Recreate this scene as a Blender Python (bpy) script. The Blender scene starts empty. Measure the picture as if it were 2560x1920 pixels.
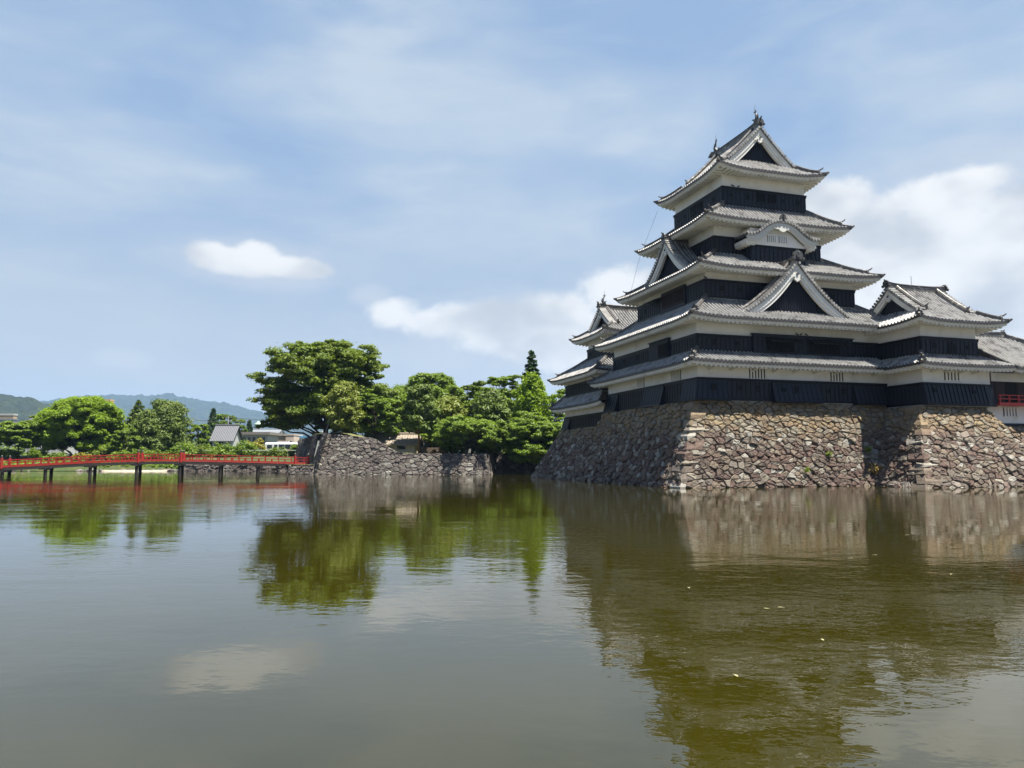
import bpy, math, random
import numpy as np
R = math.radians
rng = np.random.default_rng(7)
random.seed(7)

# ------------------------------------------------------------------ camera / world / sun
SC = bpy.context.scene
COL = SC.collection
FPX, PITCH, EYE = 1850.0, R(5.8), 2.2          # focal length in pixels of a 2560 px wide frame, pitch, eye height
cam_data = bpy.data.cameras.new("camera")
cam = bpy.data.objects.new("camera", cam_data)
COL.objects.link(cam)
cam.location = (0, 0, EYE)
cam.rotation_euler = (R(90) + PITCH, 0, 0)
cam_data.sensor_width = 36.0
cam_data.lens = 36.0 * FPX / 2560.0
cam_data.clip_end = 20000
cam_data.clip_start = 0.1
SC.camera = cam
SC.view_settings.view_transform = 'Standard'
SC.view_settings.look = 'None'
EXPOSURE = 1.45
ALB = .84                                       # albedos are set for this exposure
SC.view_settings.exposure = EXPOSURE
SC.view_settings.gamma = 1.0
SC.cycles.use_denoising = True
SC.cycles.max_bounces = 8
SC.cycles.volume_bounces = 0
SC.cycles.transparent_max_bounces = 6

SUN_AZ, SUN_EL = 120.5, 70.5                    # clockwise from +Y (the view axis), elevation
SKY_STRENGTH = 0.05

def ray(px, py):
    d = np.array([px - 1280.0, FPX, 960.0 - py]); c, s = math.cos(PITCH), math.sin(PITCH)
    return np.array([d[0], d[1] * c - d[2] * s, d[1] * s + d[2] * c]) / FPX
def at(px, py, Y):
    r = ray(px, py); return np.array([0, 0, EYE]) + Y / r[1] * r
def onz(px, py, z=0.0):
    r = ray(px, py); return np.array([0, 0, EYE]) + (z - EYE) / r[2] * r

class NT:
    """small helper for node trees"""
    def __init__(s, tree): s.t = tree; s.n = tree.nodes; s.l = tree.links
    def node(s, typ, **kw):
        n = s.n.new(typ)
        for k, v in kw.items(): setattr(n, k, v)
        return n
    def put(s, sock, v):
        if hasattr(v, 'is_linked') or hasattr(v, 'links'): s.l.new(v, sock)
        else: sock.default_value = v
    def m(s, op, a, b=0.0, c=None, clamp=False):
        n = s.node('ShaderNodeMath', operation=op); n.use_clamp = clamp
        s.put(n.inputs[0], a); s.put(n.inputs[1], b)
        if c is not None: s.put(n.inputs[2], c)
        return n.outputs[0]
    def mix(s, f, a, b, blend='MIX'):
        n = s.node('ShaderNodeMix', data_type='RGBA', blend_type=blend)
        s.put(n.inputs[0], f)
        s.put(n.inputs[6], a if not isinstance(a, tuple) else (*a, 1)[:4]); s.put(n.inputs[7], b if not isinstance(b, tuple) else (*b, 1)[:4])
        return n.outputs[2]
    def noise(s, vec, scale, detail=4, rough=.55, dist=0.0):
        n = s.node('ShaderNodeTexNoise')
        if vec is not None: s.l.new(vec, n.inputs['Vector'])
        n.inputs['Scale'].default_value = scale; n.inputs['Detail'].default_value = detail
        n.inputs['Roughness'].default_value = rough; n.inputs['Distortion'].default_value = dist
        return n.outputs[0]
    def ramp(s, fac, stops, interp='LINEAR'):
        n = s.node('ShaderNodeValToRGB'); n.color_ramp.interpolation = interp
        e = n.color_ramp.elements
        while len(e) < len(stops): e.new(0.5)
        for i, (p, c) in enumerate(stops):
            e[i].position = p; e[i].color = (c, c, c, 1) if isinstance(c, (int, float)) else (*c, 1)
        s.put(n.inputs[0], fac)
        return n.outputs[0]
    def smooth(s, v, lo, hi):
        n = s.node('ShaderNodeMapRange', interpolation_type='SMOOTHSTEP')
        s.put(n.inputs[0], v); n.inputs[1].default_value = lo; n.inputs[2].default_value = hi
        return n.outputs[0]
    def mapping(s, vec, scale=(1, 1, 1), rot=(0, 0, 0), loc=(0, 0, 0)):
        n = s.node('ShaderNodeMapping'); s.l.new(vec, n.inputs[0])
        n.inputs['Scale'].default_value = scale; n.inputs['Rotation'].default_value = rot; n.inputs['Location'].default_value = loc
        return n.outputs[0]

def build_world():
    w = bpy.data.worlds.new("World"); SC.world = w; w.use_nodes = True
    T = NT(w.node_tree); T.n.clear()
    out = T.node('ShaderNodeOutputWorld'); bg = T.node('ShaderNodeBackground')
    bg.inputs[1].default_value = SKY_STRENGTH
    sky = T.node('ShaderNodeTexSky', sky_type='NISHITA')
    sky.sun_disc = False
    sky.sun_elevation = R(SUN_EL); sky.sun_rotation = R(SUN_AZ)
    sky.air_density = 1.0; sky.dust_density = 1.6; sky.ozone_density = 1.0; sky.altitude = 600
    tc = T.node('ShaderNodeTexCoord'); gen = tc.outputs['Generated']
    sep = T.node('ShaderNodeSeparateXYZ'); T.l.new(gen, sep.inputs[0])
    x, y, z = sep.outputs
    # cloud coordinates: tangent of azimuth and of elevation
    hor = T.m('SQRT', T.m('ADD', T.m('MULTIPLY', x, x), T.m('MULTIPLY', y, y)))
    A = T.m('ARCTAN2', x, y)
    E = T.m('ARCTAN2', z, hor)
    comb = T.node('ShaderNodeCombineXYZ'); T.l.new(A, comb.inputs[0]); T.l.new(E, comb.inputs[1])
    ae = comb.outputs[0]
    n_big = T.noise(ae, 8.0, 5, .52, .2)
    n_fin = T.noise(T.mapping(ae, (1, 1.4, 1)), 24.0, 6, .62, .3)
    nn = T.m('ADD', T.m('MULTIPLY', n_big, .55), T.m('MULTIPLY', n_fin, .45))
    nsh = T.noise(T.mapping(ae, (1, 1.5, 1), loc=(3, 1, 0)), 7.5, 3, .5)
    def blob(px, py, rx, ry):
        d = ray(px, py); a = math.atan2(d[0], d[1]); e = math.atan2(d[2], math.hypot(d[0], d[1]))
        rx /= FPX; ry /= FPX
        u = T.m('MULTIPLY', T.m('SUBTRACT', A, a), 1 / rx); v = T.m('MULTIPLY', T.m('SUBTRACT', E, e), 1 / ry)
        q = T.m('SUBTRACT', 1.0, T.m('ADD', T.m('MULTIPLY', u, u), T.m('MULTIPLY', v, v)))
        return T.m('MAXIMUM', q, -1.5)
    def group(bl):
        q = None
        for b in bl:
            o = blob(*b); q = o if q is None else T.m('SMOOTH_MAX', q, o, .35)
        return q
    cum = group([(520, 636, 62, 34), (600, 652, 110, 36), (640, 640, 60, 38), (740, 668, 110, 26),
                 (990, 785, 75, 48), (1075, 808, 120, 42), (1180, 798, 140, 55), (1290, 825, 190, 75), (1400, 785, 120, 70), (1450, 840, 220, 100), (1560, 730, 130, 70),
                 (2090, 520, 110, 70), (2210, 590, 190, 105), (2340, 560, 170, 80), (2470, 560, 190, 95), (2580, 600, 220, 140), (2420, 690, 330, 130), (2200, 700, 200, 110), (2600, 780, 260, 120),
                 (2380, 470, 130, 40), (2330, 505, 150, 60)])
    cm = T.smooth(T.m('ADD', cum, T.m('MULTIPLY', T.m('SUBTRACT', nn, .5), 3.3)), -.22, .70)
    thin = group([(310, 898, 60, 26), (640, 660, 230, 60), (1300, 860, 420, 130), (1430, 930, 420, 120), (2450, 430, 260, 70), (1120, 900, 160, 60), (930, 740, 60, 30), (2500, 870, 400, 160)])
    ct = T.m('MULTIPLY', T.smooth(T.m('ADD', thin, T.m('MULTIPLY', T.m('SUBTRACT', nn, .5), 2.4)), -.6, 1.3), .62)
    # cirrus veils, drawn out along a slanting direction
    ci = T.mapping(ae, (1.0, 2.6, 1), (0, 0, R(-16)), (0.4, 0.2, 0))
    cn = T.noise(ci, 2.3, 5, .5, .35)
    cir = T.m('MULTIPLY', T.smooth(cn, .36, .66), .80)
    cn2 = T.noise(T.mapping(ae, (1.0, 4.0, 1), (0, 0, R(-20)), (2.4, 0.7, 0)), 5.0, 5, .55, .3)
    cir = T.m('MINIMUM', 1.0, T.m('ADD', cir, T.m('MULTIPLY', T.smooth(cn2, .42, .76), .36)))
    k = 1 / SKY_STRENGTH / 2 ** EXPOSURE                       # cloud colours below are given as seen on the picture
    S = lambda r, g, b: (r * k, g * k, b * k)
    base = T.mix(.84, sky.outputs[0], S(.335, .485, .72))
    c1 = T.mix(cir, base, S(.56, .655, .765))
    hz = T.smooth(E, .42, 0.02)
    c2 = T.mix(T.m('MULTIPLY', hz, .88), c1, S(.575, .625, .675))
    up = T.smooth(E, .60, 1.05)                                # unseen sky overhead and behind, darkened blue to weaken fill light
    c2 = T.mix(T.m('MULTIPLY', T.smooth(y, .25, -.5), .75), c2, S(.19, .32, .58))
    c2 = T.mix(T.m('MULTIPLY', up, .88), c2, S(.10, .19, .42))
    c3 = T.mix(ct, c2, S(.68, .72, .77))
    cc = T.mix(T.smooth(nsh, .30, .62), S(.60, .63, .67), S(1.0, .99, .97))
    c4 = T.mix(T.m('MULTIPLY', cm, .90), c3, cc)
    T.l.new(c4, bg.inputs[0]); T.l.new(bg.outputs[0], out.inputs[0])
build_world()

sd = bpy.data.lights.new("sun", 'SUN'); sd.energy = 5.0; sd.angle = R(0.53); sd.color = (1.0, .94, .84)
sun = bpy.data.objects.new("sun", sd); COL.objects.link(sun)
sun.rotation_euler = (R(90 - SUN_EL), 0, R(180 - SUN_AZ))
sun.location = (60, -40, 120)

# ------------------------------------------------------------------ mesh and object helpers
class MB:
    def __init__(s): s.v = []; s.f = []; s.n = 0; s.mi = []
    def add(s, V, F, mi=0):
        V = np.asarray(V, float).reshape(-1, 3)
        if isinstance(F, np.ndarray): s.f.append(F + s.n); s.mi.append(np.full(len(F), mi))
        else:
            by = {}
            for f in F: by.setdefault(len(f), []).append(f)
            for k, fs in by.items(): s.f.append(np.array(fs, int) + s.n); s.mi.append(np.full(len(fs), mi))
        s.v.append(V); s.n += len(V); return s
    def grid(s, P, mi=0):
        P = np.asarray(P); a, b = P.shape[:2]
        i = np.arange(a * b).reshape(a, b)
        F = np.stack([i[:-1, :-1], i[:-1, 1:], i[1:, 1:], i[1:, :-1]], -1).reshape(-1, 4)
        return s.add(P.reshape(-1, 3), F, mi)
    def hexa(s, c, mi=0):
        """8 corners: bottom 4 ccw, top 4 ccw"""
        return s.add(c, [(3, 2, 1, 0), (4, 5, 6, 7), (0, 1, 5, 4), (1, 2, 6, 5), (2, 3, 7, 6), (3, 0, 4, 7)], mi)
    def box(s, p, q, mi=0):
        x0, y0, z0 = np.minimum(p, q); x1, y1, z1 = np.maximum(p, q)
        return s.hexa([(x0, y0, z0), (x1, y0, z0), (x1, y1, z0), (x0, y1, z0), (x0, y0, z1), (x1, y0, z1), (x1, y1, z1), (x0, y1, z1)], mi)
    def sweep(s, path, prof, up=(0, 0, 1), scale=None, cap=True, mi=0):
        """closed 2-D profile (lateral, up) swept along a path"""
        path = np.asarray(path, float); prof = np.asarray(prof, float); up = np.asarray(up, float)
        t = np.gradient(path, axis=0); t /= np.linalg.norm(t, axis=1)[:, None] + 1e-9
        lat = np.cross(t, up); lat /= np.linalg.norm(lat, axis=1)[:, None] + 1e-9
        u2 = np.cross(lat, t)
        sc = np.ones(len(path)) if scale is None else np.asarray(scale, float)
        P = path[:, None] + sc[:, None, None] * (prof[None, :, :1] * lat[:, None] + prof[None, :, 1:] * u2[:, None])
        n, m = P.shape[:2]; i = np.arange(n * m).reshape(n, m); j = np.roll(i, -1, 1)
        F = [tuple(q) for q in np.stack([i[:-1], j[:-1], j[1:], i[1:]], -1).reshape(-1, 4)]
        if cap: F += [tuple(i[0][::-1]), tuple(i[-1])]
        return s.add(P.reshape(-1, 3), F, mi)
    def tube(s, path, rad, n=7, mi=0):
        a = np.linspace(0, 2 * np.pi, n, endpoint=False)
        path = np.asarray(path, float)
        d = path[-1] - path[0]; up = (0, 0, 1) if abs(d[2]) < .8 * np.linalg.norm(d) else (0.3, 1, 0.02)
        r = np.full(len(path), rad) if np.isscalar(rad) else np.asarray(rad, float)
        return s.sweep(path, np.stack([np.cos(a), np.sin(a)], 1), up, r, True, mi)
    def plate(s, c, lx, up, nrm, outline, th, mi=0):
        c, lx, up, nrm = [np.asarray(q, float) for q in (c, lx, up, nrm)]
        o = np.asarray(outline, float); k = len(o)
        A = c + o[:, :1] * lx + o[:, 1:] * up
        V = np.vstack([A, A + nrm * th])
        F = [tuple(range(k)), tuple(range(2 * k - 1, k - 1, -1))] + [(i, (i + 1) % k, k + (i + 1) % k, k + i) for i in range(k)]
        return s.add(V, F, mi)
    def build(s, name, mat, parent=None, off=None, smooth=False):
        V = np.vstack(s.v)
        if off is None and parent is not None: off = OFF[parent.name]
        if off is not None: V = V - np.asarray(off, float)
        me = bpy.data.meshes.new(name)
        me.vertices.add(len(V)); me.vertices.foreach_set('co', V.astype(np.float32).ravel())
        tot = np.concatenate([np.full(len(f), f.shape[1]) for f in s.f]); idx = np.concatenate([f.ravel() for f in s.f])
        me.loops.add(len(idx)); me.loops.foreach_set('vertex_index', idx.astype(np.int32))
        me.polygons.add(len(tot))
        st = np.zeros(len(tot), np.int32); st[1:] = np.cumsum(tot)[:-1]
        me.polygons.foreach_set('loop_start', st); me.polygons.foreach_set('loop_total', tot.astype(np.int32))
        mats = mat if isinstance(mat, (list, tuple)) else [mat]
        for m_ in mats: me.materials.append(m_)
        if len(mats) > 1: me.polygons.foreach_set('material_index', np.concatenate(s.mi).astype(np.int32))
        me.polygons.foreach_set('use_smooth', np.full(len(tot), smooth))
        me.update(calc_edges=True); me.validate()
        o = bpy.data.objects.new(name, me); COL.objects.link(o)
        if parent is not None: o.parent = parent; OFF[o.name] = OFF[parent.name] if off is None else off
        return o
OFF = {}
def tag(o, label=None, cat=None, group=None, kind=None):
    for k, v in (('label', label), ('category', cat), ('group', group), ('kind', kind)):
        if v: o[k] = v
    return o
def thing(name, label, cat, loc, rotz=0.0, group=None, off=None):
    o = bpy.data.objects.new(name, None); COL.objects.link(o)
    o.location = tuple(float(q) for q in loc); o.rotation_euler = (0, 0, rotz); o.empty_display_size = .3
    OFF[o.name] = np.asarray(loc if off is None else off, float)
    return tag(o, label, cat, group)
def solo(mb, name, mat, label, cat, loc, group=None, smooth=False):
    o = mb.build(name, mat, None, loc, smooth); o.location = tuple(float(q) for q in loc)
    return tag(o, label, cat, group)
def struct(mb, name, mat, smooth=False):
    return tag(mb.build(name, mat, None, None, smooth), kind='structure')
def copy_tree(o, parent=None):
    c = o.copy(); COL.objects.link(c)
    if parent is not None: c.parent = parent
    for ch in list(o.children): copy_tree(ch, c)
    return c

# ------------------------------------------------------------------ materials
MAT = {}
def mat(name, col, rough=.7, var=0.0, nscale=3.0, bump=0.0, bscale=20.0, island=0.0, spec=.4, metal=0.0, col2=None, c2scale=1.0, c2lo=.45, c2hi=.65, wave=None, coord='Object'):
    if name in MAT: return MAT[name]
    m = bpy.data.materials.new(name); m.use_nodes = True
    T = NT(m.node_tree); b = T.n['Principled BSDF']
    tc = T.node('ShaderNodeTexCoord'); v = tc.outputs[coord]
    c = tuple(q * ALB for q in col); col2 = None if col2 is None else tuple(q * ALB for q in col2)
    cur = None
    if col2 is not None:
        cur = T.mix(T.smooth(T.noise(v, c2scale, 5, .6), c2lo, c2hi), c, tuple(col2))
    if var:
        f = T.m('MULTIPLY_ADD', T.noise(v, nscale, 5, .6), 2 * var, 1 - var)
        h = T.node('ShaderNodeHueSaturation'); T.l.new(f, h.inputs['Value'])
        T.put(h.inputs['Color'], cur if cur is not None else (*c, 1)); cur = h.outputs[0]
    if island:
        g = T.node('ShaderNodeNewGeometry')
        f = T.m('MULTIPLY_ADD', g.outputs['Random Per Island'], 2 * island, 1 - island)
        h = T.node('ShaderNodeHueSaturation'); T.l.new(f, h.inputs['Value'])
        T.put(h.inputs['Color'], cur if cur is not None else (*c, 1)); cur = h.outputs[0]
    if cur is not None: T.l.new(cur, b.inputs['Base Color'])
    else: b.inputs['Base Color'].default_value = (*c, 1)
    b.inputs['Roughness'].default_value = rough; b.inputs['Metallic'].default_value = metal
    b.inputs['Specular IOR Level'].default_value = spec
    if bump or wave:
        bn = T.node('ShaderNodeBump'); bn.inputs['Distance'].default_value = .05
        h = T.m('MULTIPLY', T.noise(v, bscale, 6, .6), bump)
        if wave:
            wv = T.node('ShaderNodeTexWave', wave_type='BANDS', bands_direction='Z', wave_profile='SAW')
            T.l.new(v, wv.inputs[0]); wv.inputs['Scale'].default_value = wave[0]
            h = T.m('ADD', h, T.m('MULTIPLY', wv.outputs[1], wave[1]))
        T.l.new(h, bn.inputs['Height']); bn.inputs['Strength'].default_value = 1.0
        T.l.new(bn.outputs[0], b.inputs['Normal'])
    MAT[name] = m; return m

M_PLASTER = mat('white_plaster', (.93, .92, .88), .85, .06, .7, .12, 12, col2=(.74, .71, .63), c2scale=.55, c2lo=.45, c2hi=.8)
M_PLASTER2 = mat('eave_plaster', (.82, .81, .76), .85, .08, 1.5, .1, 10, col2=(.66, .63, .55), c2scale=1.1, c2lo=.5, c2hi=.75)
M_BLACK = mat('black_lacquered_boards', (.015, .019, .034), .5, .25, 1.2, .05, 30, wave=(2.5, .35), spec=.3)
M_BATTEN = mat('black_battens', (.0035, .004, .007), .5, .2, 4, spec=.3)
M_DARK = mat('opening_shade_panel', (.006, .006, .007), .8)  # flat near-black panels; the unlit depth of openings is put into colour
M_TILE = mat('grey_roof_tile', (.39, .385, .37), .5, .38, 5.0, .08, 25, metal=.12, spec=.2, col2=(.15, .145, .14), c2scale=1.3, c2lo=.44, c2hi=.70)
M_TILE2 = mat('valley_shade_tile', (.060, .058, .060), .5, .3, 5.0, .08, 25, metal=.2)  # darker tile colour, with the shade of valleys and eave edge painted in
M_TILES = [None, M_TILE2]
M_TILES[0] = M_TILE
M_RIDGE = mat('ridge_tile', (.13, .125, .12), .42, .35, 4.0, .15, 14, metal=.3, col2=(.36, .34, .31), c2scale=2.2, c2lo=.52, c2hi=.66)
M_ORN = mat('dark_ornament_tile', (.09, .09, .09), .45, .45, 6, .2, 18, metal=.3)
M_WHITEORN = mat('white_ornament', (.70, .70, .66), .7, .05, 3)
M_REDWOOD = mat('dark_red_wood', (.045, .020, .016), .6, .3, 5)
M_VERM = mat('vermilion_lacquer', (.50, .035, .022), .42, .16, 2.0)
M_VERM2 = mat('bridge_vermilion', (.36, .026, .018), .55, .25, 3.0, col2=(.24, .04, .03), c2scale=2.0, c2lo=.5, c2hi=.8)

def stone_mat(name, stops, zstops=None, gap=False):
    m = bpy.data.materials.new(name); m.use_nodes = True
    T = NT(m.node_tree); b = T.n['Principled BSDF']
    tc = T.node('ShaderNodeTexCoord'); v = tc.outputs['Object']
    g = T.node('ShaderNodeNewGeometry'); r = g.outputs['Random Per Island']
    dk = lambda st: [(p_, tuple(q * ALB for q in c_)) for p_, c_ in st]
    stops = dk(stops); zstops = None if zstops is None else (*zstops[:2], dk(zstops[2]))
    c = T.ramp(r, stops)
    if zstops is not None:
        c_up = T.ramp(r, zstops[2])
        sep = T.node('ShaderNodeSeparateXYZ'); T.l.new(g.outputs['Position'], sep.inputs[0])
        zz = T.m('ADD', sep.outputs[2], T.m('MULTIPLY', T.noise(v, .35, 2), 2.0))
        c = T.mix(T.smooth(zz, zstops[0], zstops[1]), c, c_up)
    f = T.m('MULTIPLY_ADD', T.noise(v, 2.6, 7, .65), .8, .42)
    h = T.node('ShaderNodeHueSaturation'); T.l.new(f, h.inputs['Value']); T.l.new(c, h.inputs['Color'])
    # lichen and weather stains
    c = T.mix(T.m('MULTIPLY', T.smooth(T.noise(v, 4.5, 6, .7), .56, .72), .35), h.outputs[0], (.36, .35, .29))
    c = T.mix(T.m('MULTIPLY', T.smooth(T.noise(v, .9, 5, .65), .52, .75), .5), c, (.085, .08, .07))
    T.l.new(c, b.inputs['Base Color']); b.inputs['Roughness'].default_value = .9; b.inputs['Specular IOR Level'].default_value = .25
    bn = T.node('ShaderNodeBump'); bn.inputs['Distance'].default_value = .07; bn.inputs['Strength'].default_value = .8
    T.l.new(T.m('ADD', T.noise(v, 5.5, 8, .68), T.m('MULTIPLY', T.noise(v, 22, 3, .6), .25)), bn.inputs['Height']); T.l.new(bn.outputs[0], b.inputs['Normal'])
    return m
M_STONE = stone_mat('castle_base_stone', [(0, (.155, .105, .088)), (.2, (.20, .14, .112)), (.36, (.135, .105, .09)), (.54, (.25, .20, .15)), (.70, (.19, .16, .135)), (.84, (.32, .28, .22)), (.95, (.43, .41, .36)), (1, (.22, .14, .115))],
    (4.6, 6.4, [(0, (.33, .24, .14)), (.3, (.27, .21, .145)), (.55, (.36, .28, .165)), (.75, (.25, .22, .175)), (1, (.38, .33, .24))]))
M_STONE_GREY = stone_mat('moat_wall_stone', [(0, (.15, .125, .115)), (.3, (.22, .19, .17)), (.5, (.12, .10, .095)), (.7, (.29, .27, .23)), (.88, (.20, .17, .155)), (1, (.40, .38, .33))])
M_GAP = mat('wall_core_earth', (.060, .052, .044), .95, .4, 2.0, .5, 5)

# ------------------------------------------------------------------ castle frame (a along the sunny front, b along the shaded side)
PHI = R(73)
U2 = np.array([math.sin(PHI), math.cos(PHI)]); V2 = np.array([-math.cos(PHI), math.sin(PHI)])
C0 = np.array([12.617, 56.488])
CROT = R(17)
def cw(a, b, z=0.0): q = C0 + a * U2 + b * V2; return np.array([q[0], q[1], z])
def castle_thing(name, label, cat, a, b, z):
    return thing(name, label, cat, cw(a, b, z), CROT, off=(a, b, z))
PITCH_T = .36
TP = np.array([0, .34, .40, .54, .70, .94]); TH = np.array([0.0, -.015, .085, .135, .085, -.0])
TP = np.array([0, .40, .46, .60, .80, .94])

def tile_sheet(mb, P, L, s0, s1, tlen, course=.27, lift=.0):
    """corrugated tile surface.  P(S,T) -> (...,3);  s0(t), s1(t) clip limits along the eave"""
    k = max(1, int(round(L / PITCH_T))); p = L / k
    S = (np.arange(k)[:, None] * p + TP[None] * p).ravel(); S = np.append(S, L)
    Hh = np.append(np.tile(TH, k), 0.0)
    n = max(2, int(round(tlen / course)))
    tt, dz = [], []
    for i in range(n):
        tt += [i / n, (i + .96) / n]; dz += [.022, .0]
    tt.append(1.0); dz.append(0.0)
    tt = np.array([0.0] + tt); dz = np.array([-.17] + dz)
    T_, S_ = np.meshgrid(tt, S, indexing='ij')
    lo = np.array([s0(t) for t in tt])[:, None]; hi = np.array([s1(t) for t in tt])[:, None]
    Sc = np.clip(S_, lo, hi)
    G = P(Sc, T_)
    hh = Hh[None].repeat(len(tt), 0).copy(); hh[0] *= .3
    G[..., 2] += hh + dz[:, None] + lift
    nr, nc = G.shape[:2]; q = np.arange(nr * nc).reshape(nr, nc)
    F = np.stack([q[:-1, :-1], q[:-1, 1:], q[1:, 1:], q[1:, :-1]], -1)
    dark = np.zeros(F.shape[:2], int); dark[:, np.arange(nc - 1) % 6 == 0] = 1; dark[0] = 1
    mb.v.append(G.reshape(-1, 3)); mb.f.append(F.reshape(-1, 4) + mb.n); mb.mi.append(dark.ravel()); mb.n += nr * nc

def corner_up(s, L, U, Lc, ends=(1, 1)):
    a = np.clip(1 - s / Lc, 0, 1) ** 2 * ends[0]; b = np.clip(1 - (L - s) / Lc, 0, 1) ** 2 * ends[1]
    return U * np.maximum(a, b)

def demon_tile(mb, c, d, s=1.0):
    """ornamental end tile facing horizontal direction d"""
    d = np.array([d[0], d[1], 0.0]); d /= np.linalg.norm(d); lx = np.array([-d[1], d[0], 0]); up = np.array([0, 0, 1.0])
    o = np.array([(-.42, -.12), (-.5, .0), (-.46, .14), (-.33, .12), (-.36, .3), (-.27, .46), (-.13, .52), (0, .60), (.13, .52), (.27, .46), (.36, .3), (.33, .12), (.46, .14), (.5, .0), (.42, -.12), (.2, -.02), (-.2, -.02)]) * s
    mb.plate(np.asarray(c) - d * .07 * s, lx, up, d, o, .14 * s)
    a = np.linspace(0, 2 * np.pi, 9)[:-1]
    for (x, z, r) in ((0, .24, .17), (-.36, .03, .09), (.36, .03, .09)):
        mb.plate(np.asarray(c) + lx * x * s + up * z * s + d * .06 * s, lx, up, d, np.stack([np.cos(a), np.sin(a)], 1) * r * s, .07 * s)

RIDGE_PROF = [(-.15, -.1), (.15, -.1), (.15, .20), (.19, .22), (.19, .27), (.10, .27), (.075, .35), (0, .385), (-.075, .35), (-.10, .27), (-.19, .27), (-.19, .22), (-.15, .20)]

def skirt_roof(root, outer, inner, ze, zt, U=.3, Lc=4.0, c=.22, over=1.6, sides='flbr', ridges=('fl', 'fr', 'bl'), name='tile_roof', cut=None):
    """hipped skirt roof; outer/inner = (a0,b0,a1,b1); f = front (-b), l = left (-a), b = back, r = right"""
    a0, b0, a1, b1 = outer; i0, j0, i1, j1 = inner
    spec = {'f': ((a0, b0), (1, 0), (0, 1), a1 - a0, j0 - b0, i0 - a0, a1 - i1),
            'l': ((a0, b1), (0, -1), (1, 0), b1 - b0, i0 - a0, b1 - j1, j0 - b0),
            'b': ((a1, b1), (-1, 0), (0, -1), a1 - a0, b1 - j1, a1 - i1, i0 - a0),
            'r': ((a1, b0), (0, 1), (-1, 0), b1 - b0, a1 - i1, j0 - b0, b1 - j1)}
    tiles = MB(); eave = MB()
    for sd_ in sides:
        O, e, n, L, D, Dl, Dr = spec[sd_]
        O = np.array(O, float); e = np.array(e, float); n = np.array(n, float)
        def P(S, T, O=O, e=e, n=n, L=L, D=D):
            xy = O + S[..., None] * e + (T * D)[..., None] * n
            z = ze + (zt - ze) * (T - c * T * (1 - T)) + corner_up(S, L, U, Lc) * (1 - T) ** 2
            return np.concatenate([xy, z[..., None]], -1)
        tile_sheet(tiles, P, L, lambda t, Dl=Dl: t * Dl, lambda t, L=L, Dr=Dr: L - t * Dr, math.hypot(D, zt - ze))
        # plaster strip where the tiles meet the wall above
        q0, q1 = P(np.array([Dl]), np.array([1.0]))[0], P(np.array([L - Dr]), np.array([1.0]))[0]
        N3 = np.array([n[0], n[1], 0]); Z3 = np.array([0, 0, 1.0])
        eave.hexa([q0 - N3 * .10 - Z3 * .03, q1 - N3 * .10 - Z3 * .03, q1 + N3 * .03 - Z3 * .03, q0 + N3 * .03 - Z3 * .03,
                   q0 - N3 * .10 + Z3 * .11, q1 - N3 * .10 + Z3 * .11, q1 + N3 * .03 + Z3 * .16, q0 + N3 * .03 + Z3 * .16])
        eave_side(eave, O, e, n, L, ze, U, Lc, over)
    t = tiles.build(name, M_TILES, root)
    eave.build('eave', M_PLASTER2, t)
    for rr in ridges:
        A = np.array([a0 if 'l' in rr else a1, b0 if 'f' in rr else b1]); B = np.array([i0 if 'l' in rr else i1, j0 if 'f' in rr else j1])
        hip_ridge(t, A, B, ze, zt, U, c)
    return t

def eave_side(eave, O, e, n, L, ze, U, Lc, over, fas=.32):
    """white fascia, rafters and soffit along one eave"""
    e3 = np.array([e[0], e[1], 0]); n3 = np.array([n[0], n[1], 0]); Z3 = np.array([0, 0, 1.0])
    ss = np.linspace(0.10, L - .10, max(12, int(L / .6)))
    base = np.array([O[0], O[1], 0]) + ss[:, None] * e3 + (ze + corner_up(ss, L, U, Lc))[:, None] * Z3
    for (q0, q1, z0, z1) in ((.06, .24, -.10, -.22), (.13, .34, -.22, -fas - .02)):
        P = np.stack([base + n3 * q1 + Z3 * z0, base + n3 * q0 + Z3 * z0, base + n3 * q0 + Z3 * z1, base + n3 * q1 + Z3 * z1, base + n3 * q1 + Z3 * z0], 1)
        eave.grid(P)
        for k in (0, -1): eave.add(P[k][:4], [(0, 1, 2, 3)])
    # soffit, rising towards the wall
    pin = lambda d: np.clip(ss, d, L - d)
    so = np.array([O[0], O[1], 0]) + ss[:, None] * e3 + n3 * .3 + (ze - fas + .02 + corner_up(ss, L, U, Lc))[:, None] * Z3
    si = np.array([O[0], O[1], 0]) + pin(over * .95)[:, None] * e3 + n3 * (over + .05) + (ze - fas + .24) * Z3 + 0 * ss[:, None]
    eave.grid(np.stack([so, si], 1))
    k = int(L / .42); xs = (np.arange(k) + .5) * L / k; w = .085
    for s in xs:
        d1 = min(over, s, L - s)
        if d1 < .3: continue
        u_ = float(corner_up(np.array(s), L, U, Lc))
        p0 = np.array([O[0], O[1], 0]) + s * e3 + n3 * .17 + (ze + u_) * Z3
        p1 = np.array([O[0], O[1], 0]) + s * e3 + n3 * d1 + (ze + u_ * max(0, 1 - d1 / over)) * Z3
        r = .22 * d1 / over
        eave.hexa([p0 - e3 * w + Z3 * (-fas - .14), p0 + e3 * w + Z3 * (-fas - .14), p1 + e3 * w + Z3 * (-fas - .14 + r), p1 - e3 * w + Z3 * (-fas - .14 + r),
                   p0 - e3 * w + Z3 * (-fas + .01), p0 + e3 * w + Z3 * (-fas + .01), p1 + e3 * w + Z3 * (-fas + .03 + r), p1 - e3 * w + Z3 * (-fas + .03 + r)])

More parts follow.
